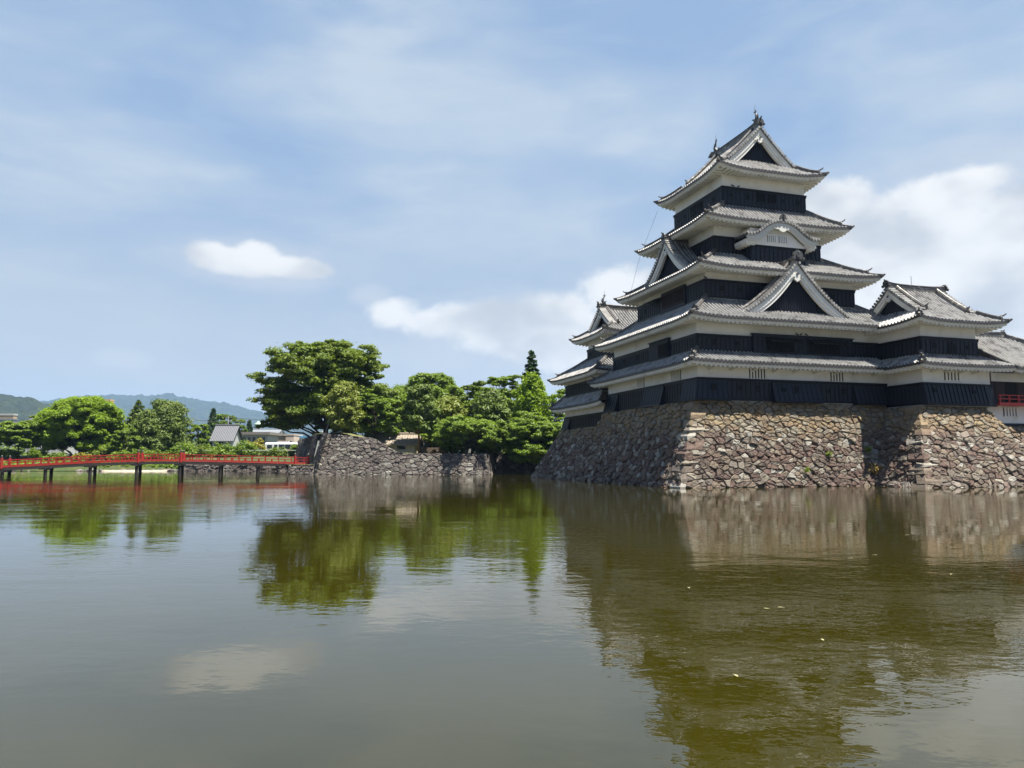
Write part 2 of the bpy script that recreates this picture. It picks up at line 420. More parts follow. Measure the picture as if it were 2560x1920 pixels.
def hip_ridge(par, A, B, ze, zt, U, c, tmax=1.0):
    tt = np.linspace(tmax, 0, 14)
    xy = A + (B - A) * tt[:, None]
    z = ze + (zt - ze) * (tt - c * tt * (1 - tt)) + U * (1 - tt) ** 2 * np.clip(1 - tt * np.linalg.norm(B - A) / 5.5, 0, 1) ** 2 * 1.0
    d = (A - B) / np.linalg.norm(A - B)
    z = z + .02
    path = np.column_stack([xy, z])
    ext = np.array([[*(A + d * .15), z[-1] + .06], [*(A + d * .28), z[-1] + .16]])
    mb = MB()
    # upper tier stops short of the corner, lower tier runs on and curls up
    n_up = 11
    mb.sweep(path[:n_up], RIDGE_PROF)
    low = np.vstack([path[n_up - 2:], ext]); low[:, 2] -= .04
    mb.sweep(low, np.array(RIDGE_PROF) * [.8, .62], scale=[1] * (len(low) - 2) + [.8, .45])
    h = mb.build('hip_ridge', M_RIDGE, par)
    o = MB()
    demon_tile(o, path[n_up - 1] + np.array([*(d * .05), .02]), d, .72)
    q = path[n_up - 1]
    o.tube([q + np.array([*(d * x), zz]) for x, zz in ((-.1, .36), (.12, .40), (.3, .47), (.42, .58))], [.075, .07, .06, .045], 7)
    o.build('ridge_end_tile', M_ORN, h)
    o = MB(); demon_tile(o, path[-1] + np.array([*(d * .02), -.05]), d, .45); o.build('ridge_end_tile', M_ORN, h)

def storey(root, rect, z0, z1, zw, sides='fl', bat=.44, proud=.10, name='board_cladding', wall=True, foot=True):
    """plaster box from z1 up to zw (with boards from z0 to z1)"""
    a0, b0, a1, b1 = rect
    if wall:
        w = MB().box((a0, b0, z0 - .1), (a1, b1, zw)).build('plaster_wall', M_PLASTER, root)
    else: w = None
    mb = MB().box((a0 - proud, b0 - proud, z0), (a1 + proud, b1 + proud, z1 - .06))
    bd = mb.build(name, M_BLACK, root)
    t = MB()
    # top rail, bottom rail, battens
    q = proud + .05
    def rail(zl, zh, o):
        t.box((a0 - o, b0 - o, zl), (a1 + o, b0 - proud + .02, zh)); t.box((a0 - o, b0 - proud + .02, zl), (a0 - proud + .02, b1 + o, zh)); t.box((a1 + proud - .02, b0 - proud + .02, zl), (a1 + o, b1 + o, zh))
    rail(z1 - .07, z1, proud + .09); rail(z1 - .26, z1 - .07, q)
    if foot: rail(z0, z0 + .16, q)
    k = int((a1 - a0) / bat); lo = z0 + (.16 if foot else 0)
    for i in range(k + 1):
        x = a0 + (a1 - a0) * i / k
        if 'f' in sides: t.box((x - .032, b0 - proud - .04, lo), (x + .032, b0 - proud + .01, z1 - .26))
    k = int((b1 - b0) / bat)
    for i in range(k + 1):
        y = b0 + (b1 - b0) * i / k
        if 'l' in sides: t.box((a0 - proud - .04, y - .032, lo), (a0 - proud + .01, y + .032, z1 - .26))
    t.build('battens', M_BATTEN, bd)
    return w, bd

def facebox(mb, side, plane, p0, p1, z0, z1, d0, d1, mi=0):
    """box on a wall plane: side 'f' -> plane is b, extends along a; d = distance outwards"""
    if side == 'f': mb.box((p0, plane - d1, z0), (p1, plane - d0, z1), mi)
    else: mb.box((plane - d1, p0, z0), (plane - d0, p1, z1), mi)

def loophole(par, side, plane, p, z, w, h):
    mb = MB(); fr = .06
    facebox(mb, side, plane, p - w / 2, p + w / 2, z - h / 2, z + h / 2, -.02, .012, 1)
    for (q0, q1, a, b) in ((-w / 2 - fr, w / 2 + fr, h / 2, h / 2 + fr), (-w / 2 - fr, w / 2 + fr, -h / 2 - fr, -h / 2), (-w / 2 - fr, -w / 2, -h / 2, h / 2), (w / 2, w / 2 + fr, -h / 2, h / 2)):
        facebox(mb, side, plane, p + q0, p + q1, z + a, z + b, -.01, .05, 0)
    mb.build('loophole', [M_BATTEN, M_DARK], par)

def barred_window(par, side, plane, p0, p1, z0, z1, bars, bmat, bw=.11, name='barred_window'):
    mb = MB()
    facebox(mb, side, plane, p0, p1, z0, z1, -.02, .012, 1)
    n = bars
    for i in range(n):
        x = p0 + (p1 - p0) * (i + .5) / n
        facebox(mb, side, plane, x - bw / 2, x + bw / 2, z0, z1, .012, .10, 0)
    for (a, b, c_, d) in ((p0 - .06, p1 + .06, z1, z1 + .06), (p0 - .06, p1 + .06, z0 - .06, z0)):
        facebox(mb, side, plane, a, b, c_, d, -.01, .12, 0)
    return mb.build(name, [bmat, M_DARK], par)

def frame_f(cx):                 # gable facing the front: x -> a, y -> b
    return lambda P: np.stack([cx + P[..., 0], P[..., 1], P[..., 2]], -1)
def frame_l(cy):                 # gable facing left: x -> b, y -> a
    return lambda P: np.stack([P[..., 1], cy - P[..., 0], P[..., 2]], -1)

def gable_front(par, F, yf, W, zf, wb=.9, drop=.85, pendant=.6, slats=True, verge_depth=.75, wall_z=None, ridge_desc=True, desc_end=1.0, hole=True, thin=False):
    """barge board, gable wall, pendant, verge tiles and descending ridges of one gable whose roof line is zf(|x|)"""
    A = lambda *p: F(np.array([p], float))[0]
    xs = np.linspace(-W, W, 61); Wi = W - wb; xi = xs * Wi / W
    top = zf(np.abs(xs)) - .10
    zin = zf(np.abs(xs)) - .10 - .10 - (drop - .1) * (1 - np.abs(xs) / W)
    if thin: zin = zf(np.abs(xs)) - .10 - drop
    bb = MB()
    for (y0, y1, k0, k1) in ((yf, yf + .22, 0.0, .62), (yf + .08, yf + .34, .55, 1.0)):
        xt0 = xs + (xi - xs) * k0; zt0 = top + (zin - top) * k0; xt1 = xs + (xi - xs) * k1; zt1 = top + (zin - top) * k1
        ring = [np.stack([xt0, np.full_like(xs, y1), zt0], -1), np.stack([xt0, np.full_like(xs, y0), zt0], -1), np.stack([xt1, np.full_like(xs, y0), zt1], -1), np.stack([xt1, np.full_like(xs, y1), zt1], -1)]
        ring.append(ring[0])
        bb.grid(F(np.stack(ring, 1)))
        for k in (0, -1): bb.add(F(np.stack([r[k] for r in ring[:4]])), [(0, 1, 2, 3)])
    bb.build('barge_board', M_WHITEORN if thin else M_PLASTER2, par)
    # gable wall
    zb = (zf(W) - .6) if wall_z is None else wall_z
    gw = MB()
    yb = yf + .55
    cols = np.stack([np.stack([xi, np.full_like(xi, yb), np.full_like(xi, zb)], -1), np.stack([xi, np.full_like(xi, yb), np.maximum(zin + .05, zb)], -1)], 1)
    gw.grid(F(cols))
    if slats:
        n = int(2 * Wi / .22)
        for i in range(n):
            x = -Wi + (i + .5) * 2 * Wi / n
            zt_ = np.interp(x, xi, zin) + .05
            if zt_ - zb < .15: continue
            gw.add(F(np.array([(x - .045, yb - .07, zb), (x + .045, yb - .07, zb), (x + .045, yb + .01, zb), (x - .045, yb + .01, zb), (x - .045, yb - .07, zt_), (x + .045, yb - .07, zt_), (x + .045, yb + .01, zt_), (x - .045, yb + .01, zt_)])),
                   [(0, 1, 5, 4), (1, 2, 6, 5), (3, 0, 4, 7)])
    g = gw.build('gable_wall', M_BLACK if slats else M_PLASTER, par)
    if pendant:
        s = pendant
        o = [(0, -1.05), (.2, -.86), (.42, -.78), (.5, -.58), (.36, -.45), (.52, -.3), (.8, -.42), (1.0, -.62), (1.12, -.5), (.9, -.2), (.5, .1), (0, .42)]
        o = np.array(o + [(-x, z) for x, z in o[-2:0:-1]]) * s
        zc = float(zin[30]) - .12 * s
        pd = MB()
        pts = np.column_stack([o[:, 0], np.full(len(o), yf - .02), zc + o[:, 1]])
        n = len(o)
        pd.add(np.vstack([F(pts), F(pts + [0, .16, 0])]), [tuple(range(n))] + [(i, (i + 1) % n, n + (i + 1) % n, n + i) for i in range(n)])
        if hole:
            a = np.linspace(0, 2 * np.pi, 7)[:-1]
            h = np.column_stack([np.cos(a) * .2 * s, np.full(6, yf - .09), zc + .12 * s + np.sin(a) * .2 * s])
            pd.add(np.vstack([F(h), F(h + [0, .08, 0])]), [tuple(range(6))] + [(i, (i + 1) % 6, 6 + (i + 1) % 6, 6 + i) for i in range(6)], 1)
        pd.build('gable_pendant', [M_WHITEORN, M_ORN], par)
    # verge tiles: short round tiles pointing outwards along the slope
    vt = MB()
    xx = np.linspace(0, W + .1, 200); zz = zf(np.minimum(xx, W)); ln = np.concatenate([[0], np.cumsum(np.hypot(np.diff(xx), np.diff(zz)))])
    for sgn in (-1, 1):
        for d in np.arange(.25, ln[-1], .32):
            x = np.interp(d, ln, xx); z = np.interp(d, ln, zz)
            vt.tube(F(np.array([(sgn * x, yf - .16, z + .10), (sgn * x, yf + verge_depth, z + .13)])), .105, 8)
            vt.tube(F(np.array([(sgn * x, yf - .19, z + .10), (sgn * x, yf - .15, z + .10)])), .13, 8)
        # flat under-tile strip
        zq = zf(np.minimum(xx[::5], W))
        P = np.stack([np.stack([sgn * xx[::5], np.full(40, yf - .1), zq + .03], -1), np.stack([sgn * xx[::5], np.full(40, yf + verge_depth), zq + .07], -1)], 1)
        vt.grid(F(P))
        P2 = P.copy(); P2[:, 1] = P2[:, 0]; P2[:, 1, 2] -= .16
        vt.grid(F(P2))
    vt.build('verge_tiles', M_TILE, par)
    if ridge_desc:
        for sgn in (-1, 1):
            m = xx < W * desc_end
            path = F(np.column_stack([sgn * xx[m][::8], np.full(len(xx[m][::8]), yf + verge_depth + .18), zz[m][::8] + .06]))
            rd = MB(); rd.sweep(path, np.array(RIDGE_PROF) * [1.0, .95])
            r = rd.build('descending_ridge', M_RIDGE, par)
            e = MB(); d = path[-1] - path[-2]; demon_tile(e, path[-1] + [0, 0, .05], d[:2], .6)
            q = path[-1]; dd = np.array([d[0], d[1], 0]); dd /= np.linalg.norm(dd)
            e.tube([q + dd * x + np.array([0, 0, zz_]) for x, zz_ in ((-.1, .38), (.15, .40), (.32, .50))], [.08, .07, .05], 7)
            e.build('ridge_end_tile', M_ORN, r)
    return g

def main_ridge(par, p0, p1, h=.62, w=.22, oni=(1, 0), s=1.0, oni2=True):
    p0, p1 = np.asarray(p0, float), np.asarray(p1, float)
    tt = np.linspace(0, 1, 15); path = p0 + (p1 - p0) * tt[:, None]; path[:, 2] += .16 * (2 * tt - 1) ** 4
    pr = [(-w, -.15), (w, -.15), (w, h * .42), (w * 1.12, h * .44), (w * 1.12, h * .5), (w * .9, h * .5), (w * .85, h * .78), (w * 1.15, h * .8), (w * 1.15, h * .88), (w * .5, h * .9), (w * .35, h * 1.05), (0, h * 1.1)]
    pr = pr + [(-x, z) for x, z in pr[-2:1:-1]]
    rb = MB().sweep(path, pr)
    r = rb.build('ridge', M_RIDGE, par)
    d = (p0 - p1) / np.linalg.norm(p0 - p1)
    for q, dd in ((path[0], d),) + (((path[-1], -d),) if oni2 else ()):
        e = MB(); demon_tile(e, q + dd * .05 + [0, 0, h * .15], dd[:2], s)
        e.tube([q + dd * x + np.array([0, 0, z]) for x, z in ((-.15, h * 1.0), (.1, h * 1.05), (.26, h * 1.3))], [.09, .08, .06], 7)
        e.build('ridge_end_tile', M_ORN, r)
    return r

def dolphin(par, p, d, s=1.0):
    """roof-ridge fish: head on the ridge, tail in the air; d = direction the belly faces (along the ridge, inwards)"""
    p = np.asarray(p, float); d = np.array([d[0], d[1], 0.0]); lat = np.array([-d[1], d[0], 0])
    pts = [(.34, .02), (.18, .10), (0, .22), (-.10, .42), (-.10, .64), (-.01, .86), (.08, 1.04), (.10, 1.18)]
    rad = [.10, .20, .23, .20, .155, .11, .075, .045]
    mb = MB(); path = [p + d * x * s + np.array([0, 0, z * s]) for x, z in pts]
    mb.tube(path, np.array(rad) * s, 9)
    def fin(o):
        o = np.array(o) * s; n = len(o)
        A = p + o[:, :1] * d + o[:, 1:] * np.array([0, 0, 1.0])
        mb.add(np.vstack([A - lat * .025 * s, A + lat * .025 * s]), [tuple(range(n)), tuple(range(2 * n - 1, n - 1, -1))] + [(i, (i + 1) % n, n + (i + 1) % n, n + i) for i in range(n)])
    fin([(.06, 1.05), (-.08, 1.30), (-.02, 1.34), (.06, 1.22), (.12, 1.50), (.18, 1.48), (.17, 1.22), (.32, 1.32), (.36, 1.26), (.15, 1.06)])
    fin([(-.28, .30), (-.42, .48), (-.29, .50), (-.38, .70), (-.24, .68), (-.26, .88), (-.10, .84), (-.20, .40)])
    for sg in (-1, 1):
        o = np.array([(.10, .22), (.30, .34), (.34, .50), (.20, .42), (.06, .40)]) * s
        A = p + o[:, :1] * d + o[:, 1:] * np.array([0, 0, 1.0]) + lat * sg * .2 * s
        mb.add(np.vstack([A, A + lat * sg * .06 * s]), [(0, 1, 2, 3, 4), (9, 8, 7, 6, 5)] + [(i, (i + 1) % 5, 5 + (i + 1) % 5, 5 + i) for i in range(5)])
    mb.tube([p + np.array([0, 0, 1.1 * s]) + d * .12 * s, p + np.array([0, 0, 1.95 * s]) + d * .12 * s], .014, 5)
    return mb.build('ridge_fish', M_ORN, par)

def irimoya(root, F, hw, yf, yb, ze, zr, yg, ygb, th, over, U=.4, c=.26, Lc=3.6, front=True, back=True, wb=.8, pendant=.45, drop=.75, ridge_ext=.0, sides=(-1, 1), fish=None, ridge_to=None, rh=.62):
    """hip-and-gable roof in a local frame (x across, y along the ridge, gable facing -y)"""
    A = lambda *p: F(np.array([p], float))[0]
    L = yb - yf
    prof = lambda t: t - c * t * (1 - t)
    tiles = MB(); eave = MB()
    Df = yg - yf
    def s0(t): return Df * min(1, t / th) if front and t < th else (yg - .0 - yf if front else 0)
    def s1(t): return L - (yb - ygb) * min(1, t / th) if back else L
    for sg in sides:
        def P(S, T, sg=sg):
            x = sg * hw * (1 - T)
            z = ze + (zr - ze) * prof(T) + corner_up(S, L, U, Lc, (1 if front else 0, 1 if back else 0)) * (1 - np.minimum(T / th, 1)) ** 2
            return F(np.stack([x, yf + S, z], -1))
        tile_sheet(tiles, P, L, s0, s1, math.hypot(hw, zr - ze))
        o = A(sg * hw, yf, 0); e = A(sg * hw, yf + 1, 0) - o; n = A(sg * hw - sg, yf, 0) - o
        eave_side(eave, o[:2], e[:2], n[:2], L, ze, U, Lc, over)
    Di = hw * th
    zs = ze + (zr - ze) * prof(th)
    ends = ([('f', yf, 1, Df)] if front else []) + ([('b', yb, -1, yb - ygb)] if back else [])
    for nm, y0, sy, D in ends:
        D2 = D + .6
        def P(S, T, y0=y0, sy=sy, D2=D2):
            tq = T * D2 / (D2 - .6) * th
            z = ze + (zr - ze) * prof(np.minimum(tq, th * 1.3)) + corner_up(S, 2 * hw, U, Lc) * (1 - np.minimum(T, 1)) ** 2
            return F(np.stack([-hw + S, y0 + sy * D2 * T, z], -1))
        k = Di / (1 - .6 / D2)
        tile_sheet(tiles, P, 2 * hw, lambda t: min(t * k, hw - .2), lambda t: 2 * hw - min(t * k, hw - .2), math.hypot(D2, zs - ze))
        o = A(-hw, y0, 0); e = A(-hw + 1, y0, 0) - o; n = A(-hw, y0 + sy, 0) - o
        eave_side(eave, o[:2], e[:2], n[:2], 2 * hw, ze, U, Lc, over)
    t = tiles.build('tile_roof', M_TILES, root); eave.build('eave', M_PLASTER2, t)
    zf = lambda x: ze + (zr - ze) * prof(1 - np.asarray(x) / hw)
    for nm, y0, sy, D in ends:
        for sg in (-1, 1):
            if sg not in sides: continue
            hip_ridge(t, A(sg * hw, y0, 0)[:2], A(sg * (hw - Di), y0 + sy * D, 0)[:2], ze, zs, U, 0.1)
    if front:
        gable_front(t, F, yg - .1, hw - Di - .05, zf, wb=wb, drop=drop, pendant=pendant, wall_z=zs - .35, verge_depth=.7, desc_end=1.0)
    if back:
        F2 = lambda P: F(np.stack([P[..., 0], (yg + ygb) - P[..., 1], P[..., 2]], -1))
        gable_front(t, F2, yg - .1, hw - Di - .05, zf, wb=wb, drop=drop, pendant=0, wall_z=zs - .35, verge_depth=.7)
    r = main_ridge(t, A(0, yg - .2, zr), A(0, (ygb + .2) if ridge_to is None else ridge_to, zr), h=rh, s=.95, oni2=ridge_to is None)
    if fish:
        dv = (A(0, 1, 0) - A(0, 0, 0))[:2]
        for (yy, sg, s) in fish: dolphin(t, A(0, yy, zr + rh * 1.0), dv * sg, s)
    return t, zs

# ------------------------------------------------------------------ main keep
def build_keep():
    k = castle_thing('castle_keep', 'tall black and white five tiered castle keep with grey tiled roofs on the stone base', 'castle', 3.4, 2.5, 6.9)
    S1, S2, S3, S4, S5 = (3.4, 2.5, 23.8, 20.0), (3.87, 3.3, 23.3, 19.4), (5.85, 4.9, 21.35, 17.6), (7.9, 6.6, 19.2, 15.9), (9.15, 6.95, 18.05, 15.55)
    # ---- first storey: boards flush in places, flared out as stone drops in others
    w1, c1 = storey(k, S1, 7.0, 8.85, 10.2)
    def stone_drop(side, p0, p1, corner=False):
        mb = MB(); o = .62; z0, z1 = 6.92, 8.74; pl = S1[1] if side == 'f' else S1[0]
        q = (lambda p, d, z: (p, pl - d, z)) if side == 'f' else (lambda p, d, z: (pl - d, p, z))
        mb.hexa([q(p0, o, z0), q(p1, o, z0), q(p1, -.05, z0), q(p0, -.05, z0), q(p0, .13, z1), q(p1, .13, z1), q(p1, -.05, z1), q(p0, -.05, z1)])
        s_ = mb.build('stone_drop', M_BLACK, c1)
        t = MB(); n = max(2, int((p1 - p0) / .44))
        for i in range(n + 1):
            x = p0 + (p1 - p0) * i / n
            t.hexa([q(x - .035, o + .05, z0), q(x + .035, o + .05, z0), q(x + .035, o - .02, z0), q(x - .035, o - .02, z0), q(x - .035, .19, z1 - .18), q(x + .035, .19, z1 - .18), q(x + .035, .1, z1 - .18), q(x - .035, .1, z1 - .18)])
        t.hexa([q(p0 - .03, o + .07, z0), q(p1 + .03, o + .07, z0), q(p1 + .03, o - .02, z0), q(p0 - .03, o - .02, z0), q(p0 - .03, o + .03, z0 + .16), q(p1 + .03, o + .03, z0 + .16), q(p1 + .03, o - .06, z0 + .16), q(p0 - .03, o - .06, z0 + .16)])
        t.hexa([q(p0, .24, z1 - .2), q(p1, .24, z1 - .2), q(p1, .0, z1 - .2), q(p0, .0, z1 - .2), q(p0, .20, z1), q(p1, .20, z1), q(p1, .0, z1), q(p0, .0, z1)])
        t.build('battens', M_BATTEN, c1)
    # corner drop wraps the corner
    mb = MB(); o = .62; a, b = S1[0], S1[1]; z0, z1 = 6.92, 8.74
    pl0 = [(a - o, b + 2.1, z0), (a - o, b - o, z0), (a + 2.6, b - o, z0)]; pl1 = [(a - .13, b + 2.1, z1), (a - .13, b - .13, z1), (a + 2.6, b - .13, z1)]
    in0 = [(a + .05, b + 2.1, z0), (a + .05, b + .05, z0), (a + 2.6, b + .05, z0)]
    mb.add(pl0 + pl1 + in0, [(0, 1, 4, 3), (1, 2, 5, 4), (0, 6, 7, 1), (1, 7, 8, 2), (0, 3, 6), (2, 8, 5)])
    mb.build('stone_drop', M_BLACK, c1)
    t = MB()
    def rib(pb, pt, w=(.035, 0)):
        pb, pt, w = np.array(pb), np.array(pt), np.array([w[0], w[1], 0]); n = np.array([w[1], -w[0], 0]) / .035 * .05; n = -n if (n @ (np.array([a, b, 0]) - np.array([pb[0], pb[1], 0]) + 0)) > 0 else n
        n = np.array([0, -.05, 0]) if w[0] else np.array([-.05, 0, 0])
        t.hexa([pb - w + n, pb + w + n, pb + w - n * .3, pb - w - n * .3, pt - w + n, pt + w + n, pt + w - n * .3, pt - w - n * .3])
    for i in range(7): x = a - o + .1 + i * .5; f = (x - a + o) / (2.6 + o); rib((x, b - o, z0), (a - .13 + f * 2.73, b - .13, z1 - .15))
    for i in range(6): y = b - o + .1 + i * .5; f = (y - b + o) / (2.1 + o); rib((a - o, y, z0), (a - .13, b - .13 + f * 2.23, z1 - .15), (0, .035))
    t.sweep([(a - o - .02, b + 2.1, z0 + .07), (a - o - .02, b - o - .02, z0 + .07), (a + 2.6, b - o - .02, z0 + .07)], [(-.06, -.08), (.06, -.08), (.06, .08), (-.06, .08)])
    t.build('battens', M_BATTEN, c1)
    stone_drop('f', 10.3, 15.1); stone_drop('f', 18.6, 21.9); stone_drop('l', 7.9, 11.6); stone_drop('l', 17.3, 20.0)
    for (p, h) in ((4.6, .5), (7.3, .3), (9.0, .5)): loophole(c1, 'f', S1[1] - (.42 if p < 5.5 else .1), p, 8.05, .26, h)
    for (p, h) in ((11.3, .3), (12.6, .5)): loophole(c1, 'f', S1[1] - .40, p, 8.0, .26, h)
    for (p, h) in ((16.0, .3), (17.6, .5)): loophole(c1, 'f', S1[1] - .1, p, 8.0, .26, h)
    barred_window(w1, 'f', S1[1], 8.25, 9.95, 8.90, 9.72, 6, M_PLASTER, .13)
    barred_window(w1, 'f', S1[1], 16.4, 17.9, 8.90, 9.72, 5, M_PLASTER, .13)
    barred_window(w1, 'l', S1[0], 5.2, 6.9, 8.90, 9.85, 6, M_PLASTER, .12)
    barred_window(w1, 'l', S1[0], 11.9, 13.5, 8.90, 9.85, 6, M_PLASTER, .12)
    # curved bracket arms under the first eave
    for x in np.arange(4.4, 21.5, 2.05): MB().sweep([(x, 2.45, 9.5), (x + .1, 1.9, 9.68), (x + .25, 1.25, 9.72)], [(-.06, -.07), (.06, -.07), (.06, .07), (-.06, .07)]).build('bracket_arm', M_PLASTER2, w1)
    skirt_roof(k, (1.9, .95, 25.3, 21.55), (S2[0], S2[1], S2[2], S2[3]), 10.03, 11.25, U=.12, over=1.5, ridges=('fl', 'bl'))
    # ---- second storey
    w2, c2 = storey(k, S2, 11.2, 12.6, 14.0)
    bay = MB(); facebox(bay, 'f', S2[1], 9.1, 19.4, 11.2, 12.78, .10, .28); bo = bay.build('projecting_bay', M_BLACK, k)
    bl_ = MB().box((S2[0] - .28, 7.6, 11.2), (S2[0] - .1, 11.2, 12.85)).build('projecting_bay', M_BLACK, k)
    MB().box((S2[0] - .38, 7.5, 12.85), (S2[0] - .06, 11.3, 12.92)).build('coping', M_BATTEN, bl_)
    cap = MB(); cap.box((9.0, S2[1] - .38, 12.78), (19.5, S2[1] - .06, 12.85))
    for x in list(np.arange(9.12, 10.6, .44)) + list(np.arange(13.2, 14.6, .44)) + [18.3, 18.8, 19.3]: cap.box((x - .03, S2[1] - .32, 11.3), (x + .03, S2[1] - .27, 12.6))
    cap.build('battens', M_BATTEN, bo)
    for p0, p1 in ((10.4, 13.2), (14.7, 18.0)):
        barred_window(bo, 'f', S2[1] - .28, p0, p1, 11.35, 12.35, 11, M_BATTEN, .07)
        sh = MB(); n = 7
        for i in range(n):
            x0 = p0 + .0 + (p1 - p0 + .5) * i / n
            sh.hexa([(x0, S2[1] - 1.15, 12.02), (x0 + .40, S2[1] - 1.15, 12.02), (x0 + .40, S2[1] - .32, 12.52), (x0, S2[1] - .32, 12.52), (x0, S2[1] - 1.15, 12.07), (x0 + .40, S2[1] - 1.15, 12.07), (x0 + .40, S2[1] - .32, 12.57), (x0, S2[1] - .32, 12.57)])
        for x in (p0 + .1, (p0 + p1) / 2, p1 + .3): sh.tube([(x, S2[1] - 1.0, 12.05), (x, S2[1] - .3, 11.5)], .02, 5)
        sh.build('propped_shutter', M_BATTEN, bo)
    barred_window(bl_, 'l', S2[0] - .28, 7.7, 9.4, 11.3, 12.45, 8, M_BATTEN, .06)
    for p, h in ((5.5, .42), (7.6, .28)): loophole(c2, 'f', S2[1] - .1, p, 11.95, .24, h)
    for p, h in ((14.0, .42), (17.0, .42)): loophole(c2, 'l', S2[0] - .1, p, 11.95, .24, h)
    skirt_roof(k, (2.3, 1.45, 25.0, 21.1), (S3[0], S3[1], S3[2], S3[3]), 13.78, 16.1, U=.22, over=1.65, ridges=('fl', 'fr', 'bl'))
    # ---- big triangular gable on the front
    g = MB(); W = 5.45; za, zb = 19.3, 14.55
    zf = lambda x: zb + (za - zb) * (1 - np.asarray(x) / W) * (1 - .42 * np.asarray(x) / W)
    F = frame_f(13.6); yf, yb = 2.75, 5.6
    for sg in (-1, 1):
        P = lambda S, T, sg=sg: F(np.stack([sg * W * (1 - T), yf + S, zf(W * (1 - T))], -1))
        tile_sheet(g, P, yb - yf, lambda t: 0.0, lambda t: yb - yf, math.hypot(W, za - zb))
    gr = g.build('gable_roof', M_TILES, k)
    gable_front(gr, F, yf, W - .1, zf, wb=1.1, drop=.95, pendant=.62, wall_z=14.4, verge_depth=.62)
    main_ridge(gr, (13.6, yf - .1, za), (13.6, 6.0, za), h=.5, s=1.35, oni2=False)
    # ---- third storey
    w3, c3 = storey(k, S3, 16.1, 17.75, 18.9)
    sb = MB(); sb.box((S3[0] - .26, 8.0, 16.1), (S3[0] - .1, 12.4, 18.0)); so = sb.build('projecting_bay', M_BLACK, k)
    barred_window(so, 'l', S3[0] - .26, 8.2, 12.2, 16.5, 17.7, 14, M_REDWOOD, .07)
    sh = MB(); sh.hexa([(S3[0] - 1.1, 12.6, 17.35), (S3[0] - 1.1, 14.6, 17.35), (S3[0] - .12, 14.6, 17.72), (S3[0] - .12, 12.6, 17.72), (S3[0] - 1.1, 12.6, 17.41), (S3[0] - 1.1, 14.6, 17.41), (S3[0] - .12, 14.6, 17.78), (S3[0] - .12, 12.6, 17.78)])
    sh.tube([(S3[0] - 1.0, 13.6, 17.38), (S3[0] - .1, 13.6, 16.95)], .025, 5); sh.build('propped_shutter', M_BATTEN, so)
    for p, h in ((7.35, .42), (9.2, .28), (19.0, .42)): loophole(c3, 'f', S3[1] - .1, p, 17.0, .24, h)
    loophole(c3, 'l', S3[0] - .1, 15.9, 17.0, .24, .42)
    skirt_roof(k, (4.15, 3.05, 23.05, 19.45), (S4[0], S4[1], S4[2], S4[3]), 18.55, 20.75, U=.26, over=1.75, ridges=('fl', 'fr', 'bl'))
    # ---- gable on the left slope
    g = MB(); W2 = 4.15; za2, zb2 = 22.95, 19.25
    zf2 = lambda x: zb2 + (za2 - zb2) * (1 - np.asarray(x) / W2) * (1 - .42 * np.asarray(x) / W2)
    F2 = frame_l(11.25); yf, yb = 5.5, 8.6
    for sg in (-1, 1):
        P = lambda S, T, sg=sg: F2(np.stack([sg * W2 * (1 - T), yf + S, zf2(W2 * (1 - T))], -1))
        tile_sheet(g, P, yb - yf, lambda t: 0.0, lambda t: yb - yf, math.hypot(W2, za2 - zb2))
    gr = g.build('gable_roof', M_TILES, k)
    gable_front(gr, F2, yf, W2 - .1, zf2, wb=.85, drop=.85, pendant=.5, wall_z=19.1, verge_depth=.6)
    main_ridge(gr, (yf - .1, 11.25, za2), (8.9, 11.25, za2), h=.45, s=.85, oni2=False)
    # ---- fourth storey with the curved gable bay
    w4, c4 = storey(k, S4, 20.7, 22.25, 23.6)
    bx = (10.75, 5.25, 16.35, 6.8)
    wb_, cb_ = storey(k, bx, 19.7, 21.35, 22.9, name='bay_cladding')
    barred_window(wb_, 'f', 5.0, 12.35, 13.3, 21.62, 22.25, 5, M_PLASTER, .10); barred_window(wb_, 'f', 5.0, 13.55, 14.5, 21.62, 22.25, 5, M_PLASTER, .10)
    Wk = 3.75
    def zk(x):
        x = np.asarray(x, float)
        return 21.95 + 1.5 * np.interp(x, np.linspace(0, 3.75, 16), [1, .995, .975, .94, .885, .81, .715, .60, .47, .345, .235, .15, .09, .055, .045, .06])
    g = MB(); F = frame_f(13.6); yf, yb = 4.45, 7.2
    for sg in (-1, 1):
        P = lambda S, T, sg=sg: F(np.stack([sg * Wk * (1 - T), yf + S, zk(Wk * (1 - T))], -1))
        tile_sheet(g, P, yb - yf, lambda t: 0.0, lambda t: yb - yf, 5.0)
    kr = g.build('curved_gable_roof', M_TILES, k)
    gable_front(kr, F, yf, Wk - .02, zk, wb=.28, drop=.50, pendant=.0, slats=False, wall_z=21.3, verge_depth=.5, ridge_desc=False, thin=True)
    pe = MB(); o = np.array([(0, -.3), (.25, -.22), (.45, -.05), (.7, -.08), (.9, .06), (.5, .2), (0, .22)]); o = np.array(list(o) + [(-x, z) for x, z in o[-2:0:-1]])
    pe.plate((13.6, yf - .03, 22.78), (1, 0, 0), (0, 0, 1), (0, 1, 0), o, .12); pe.build('gable_pendant', M_WHITEORN, kr)
    # underside of the curved roof ends
    for sg in (-1, 1):
        ue = MB()
        for y in np.arange(yf + .35, 6.6, .42):
            ue.box((13.6 + sg * 2.75, y - .08, 21.15), (13.6 + sg * 3.6, y + .08, 21.33))
        ue.box((13.6 + sg * 2.6, yf + .2, 21.33), (13.6 + sg * 3.68, 6.6, 21.66))
        ue.build('eave', M_PLASTER2, kr)
    main_ridge(kr, (13.6, yf - .05, 23.45), (13.6, 6.6, 23.45), h=.36, w=.17, s=.8, oni2=False)
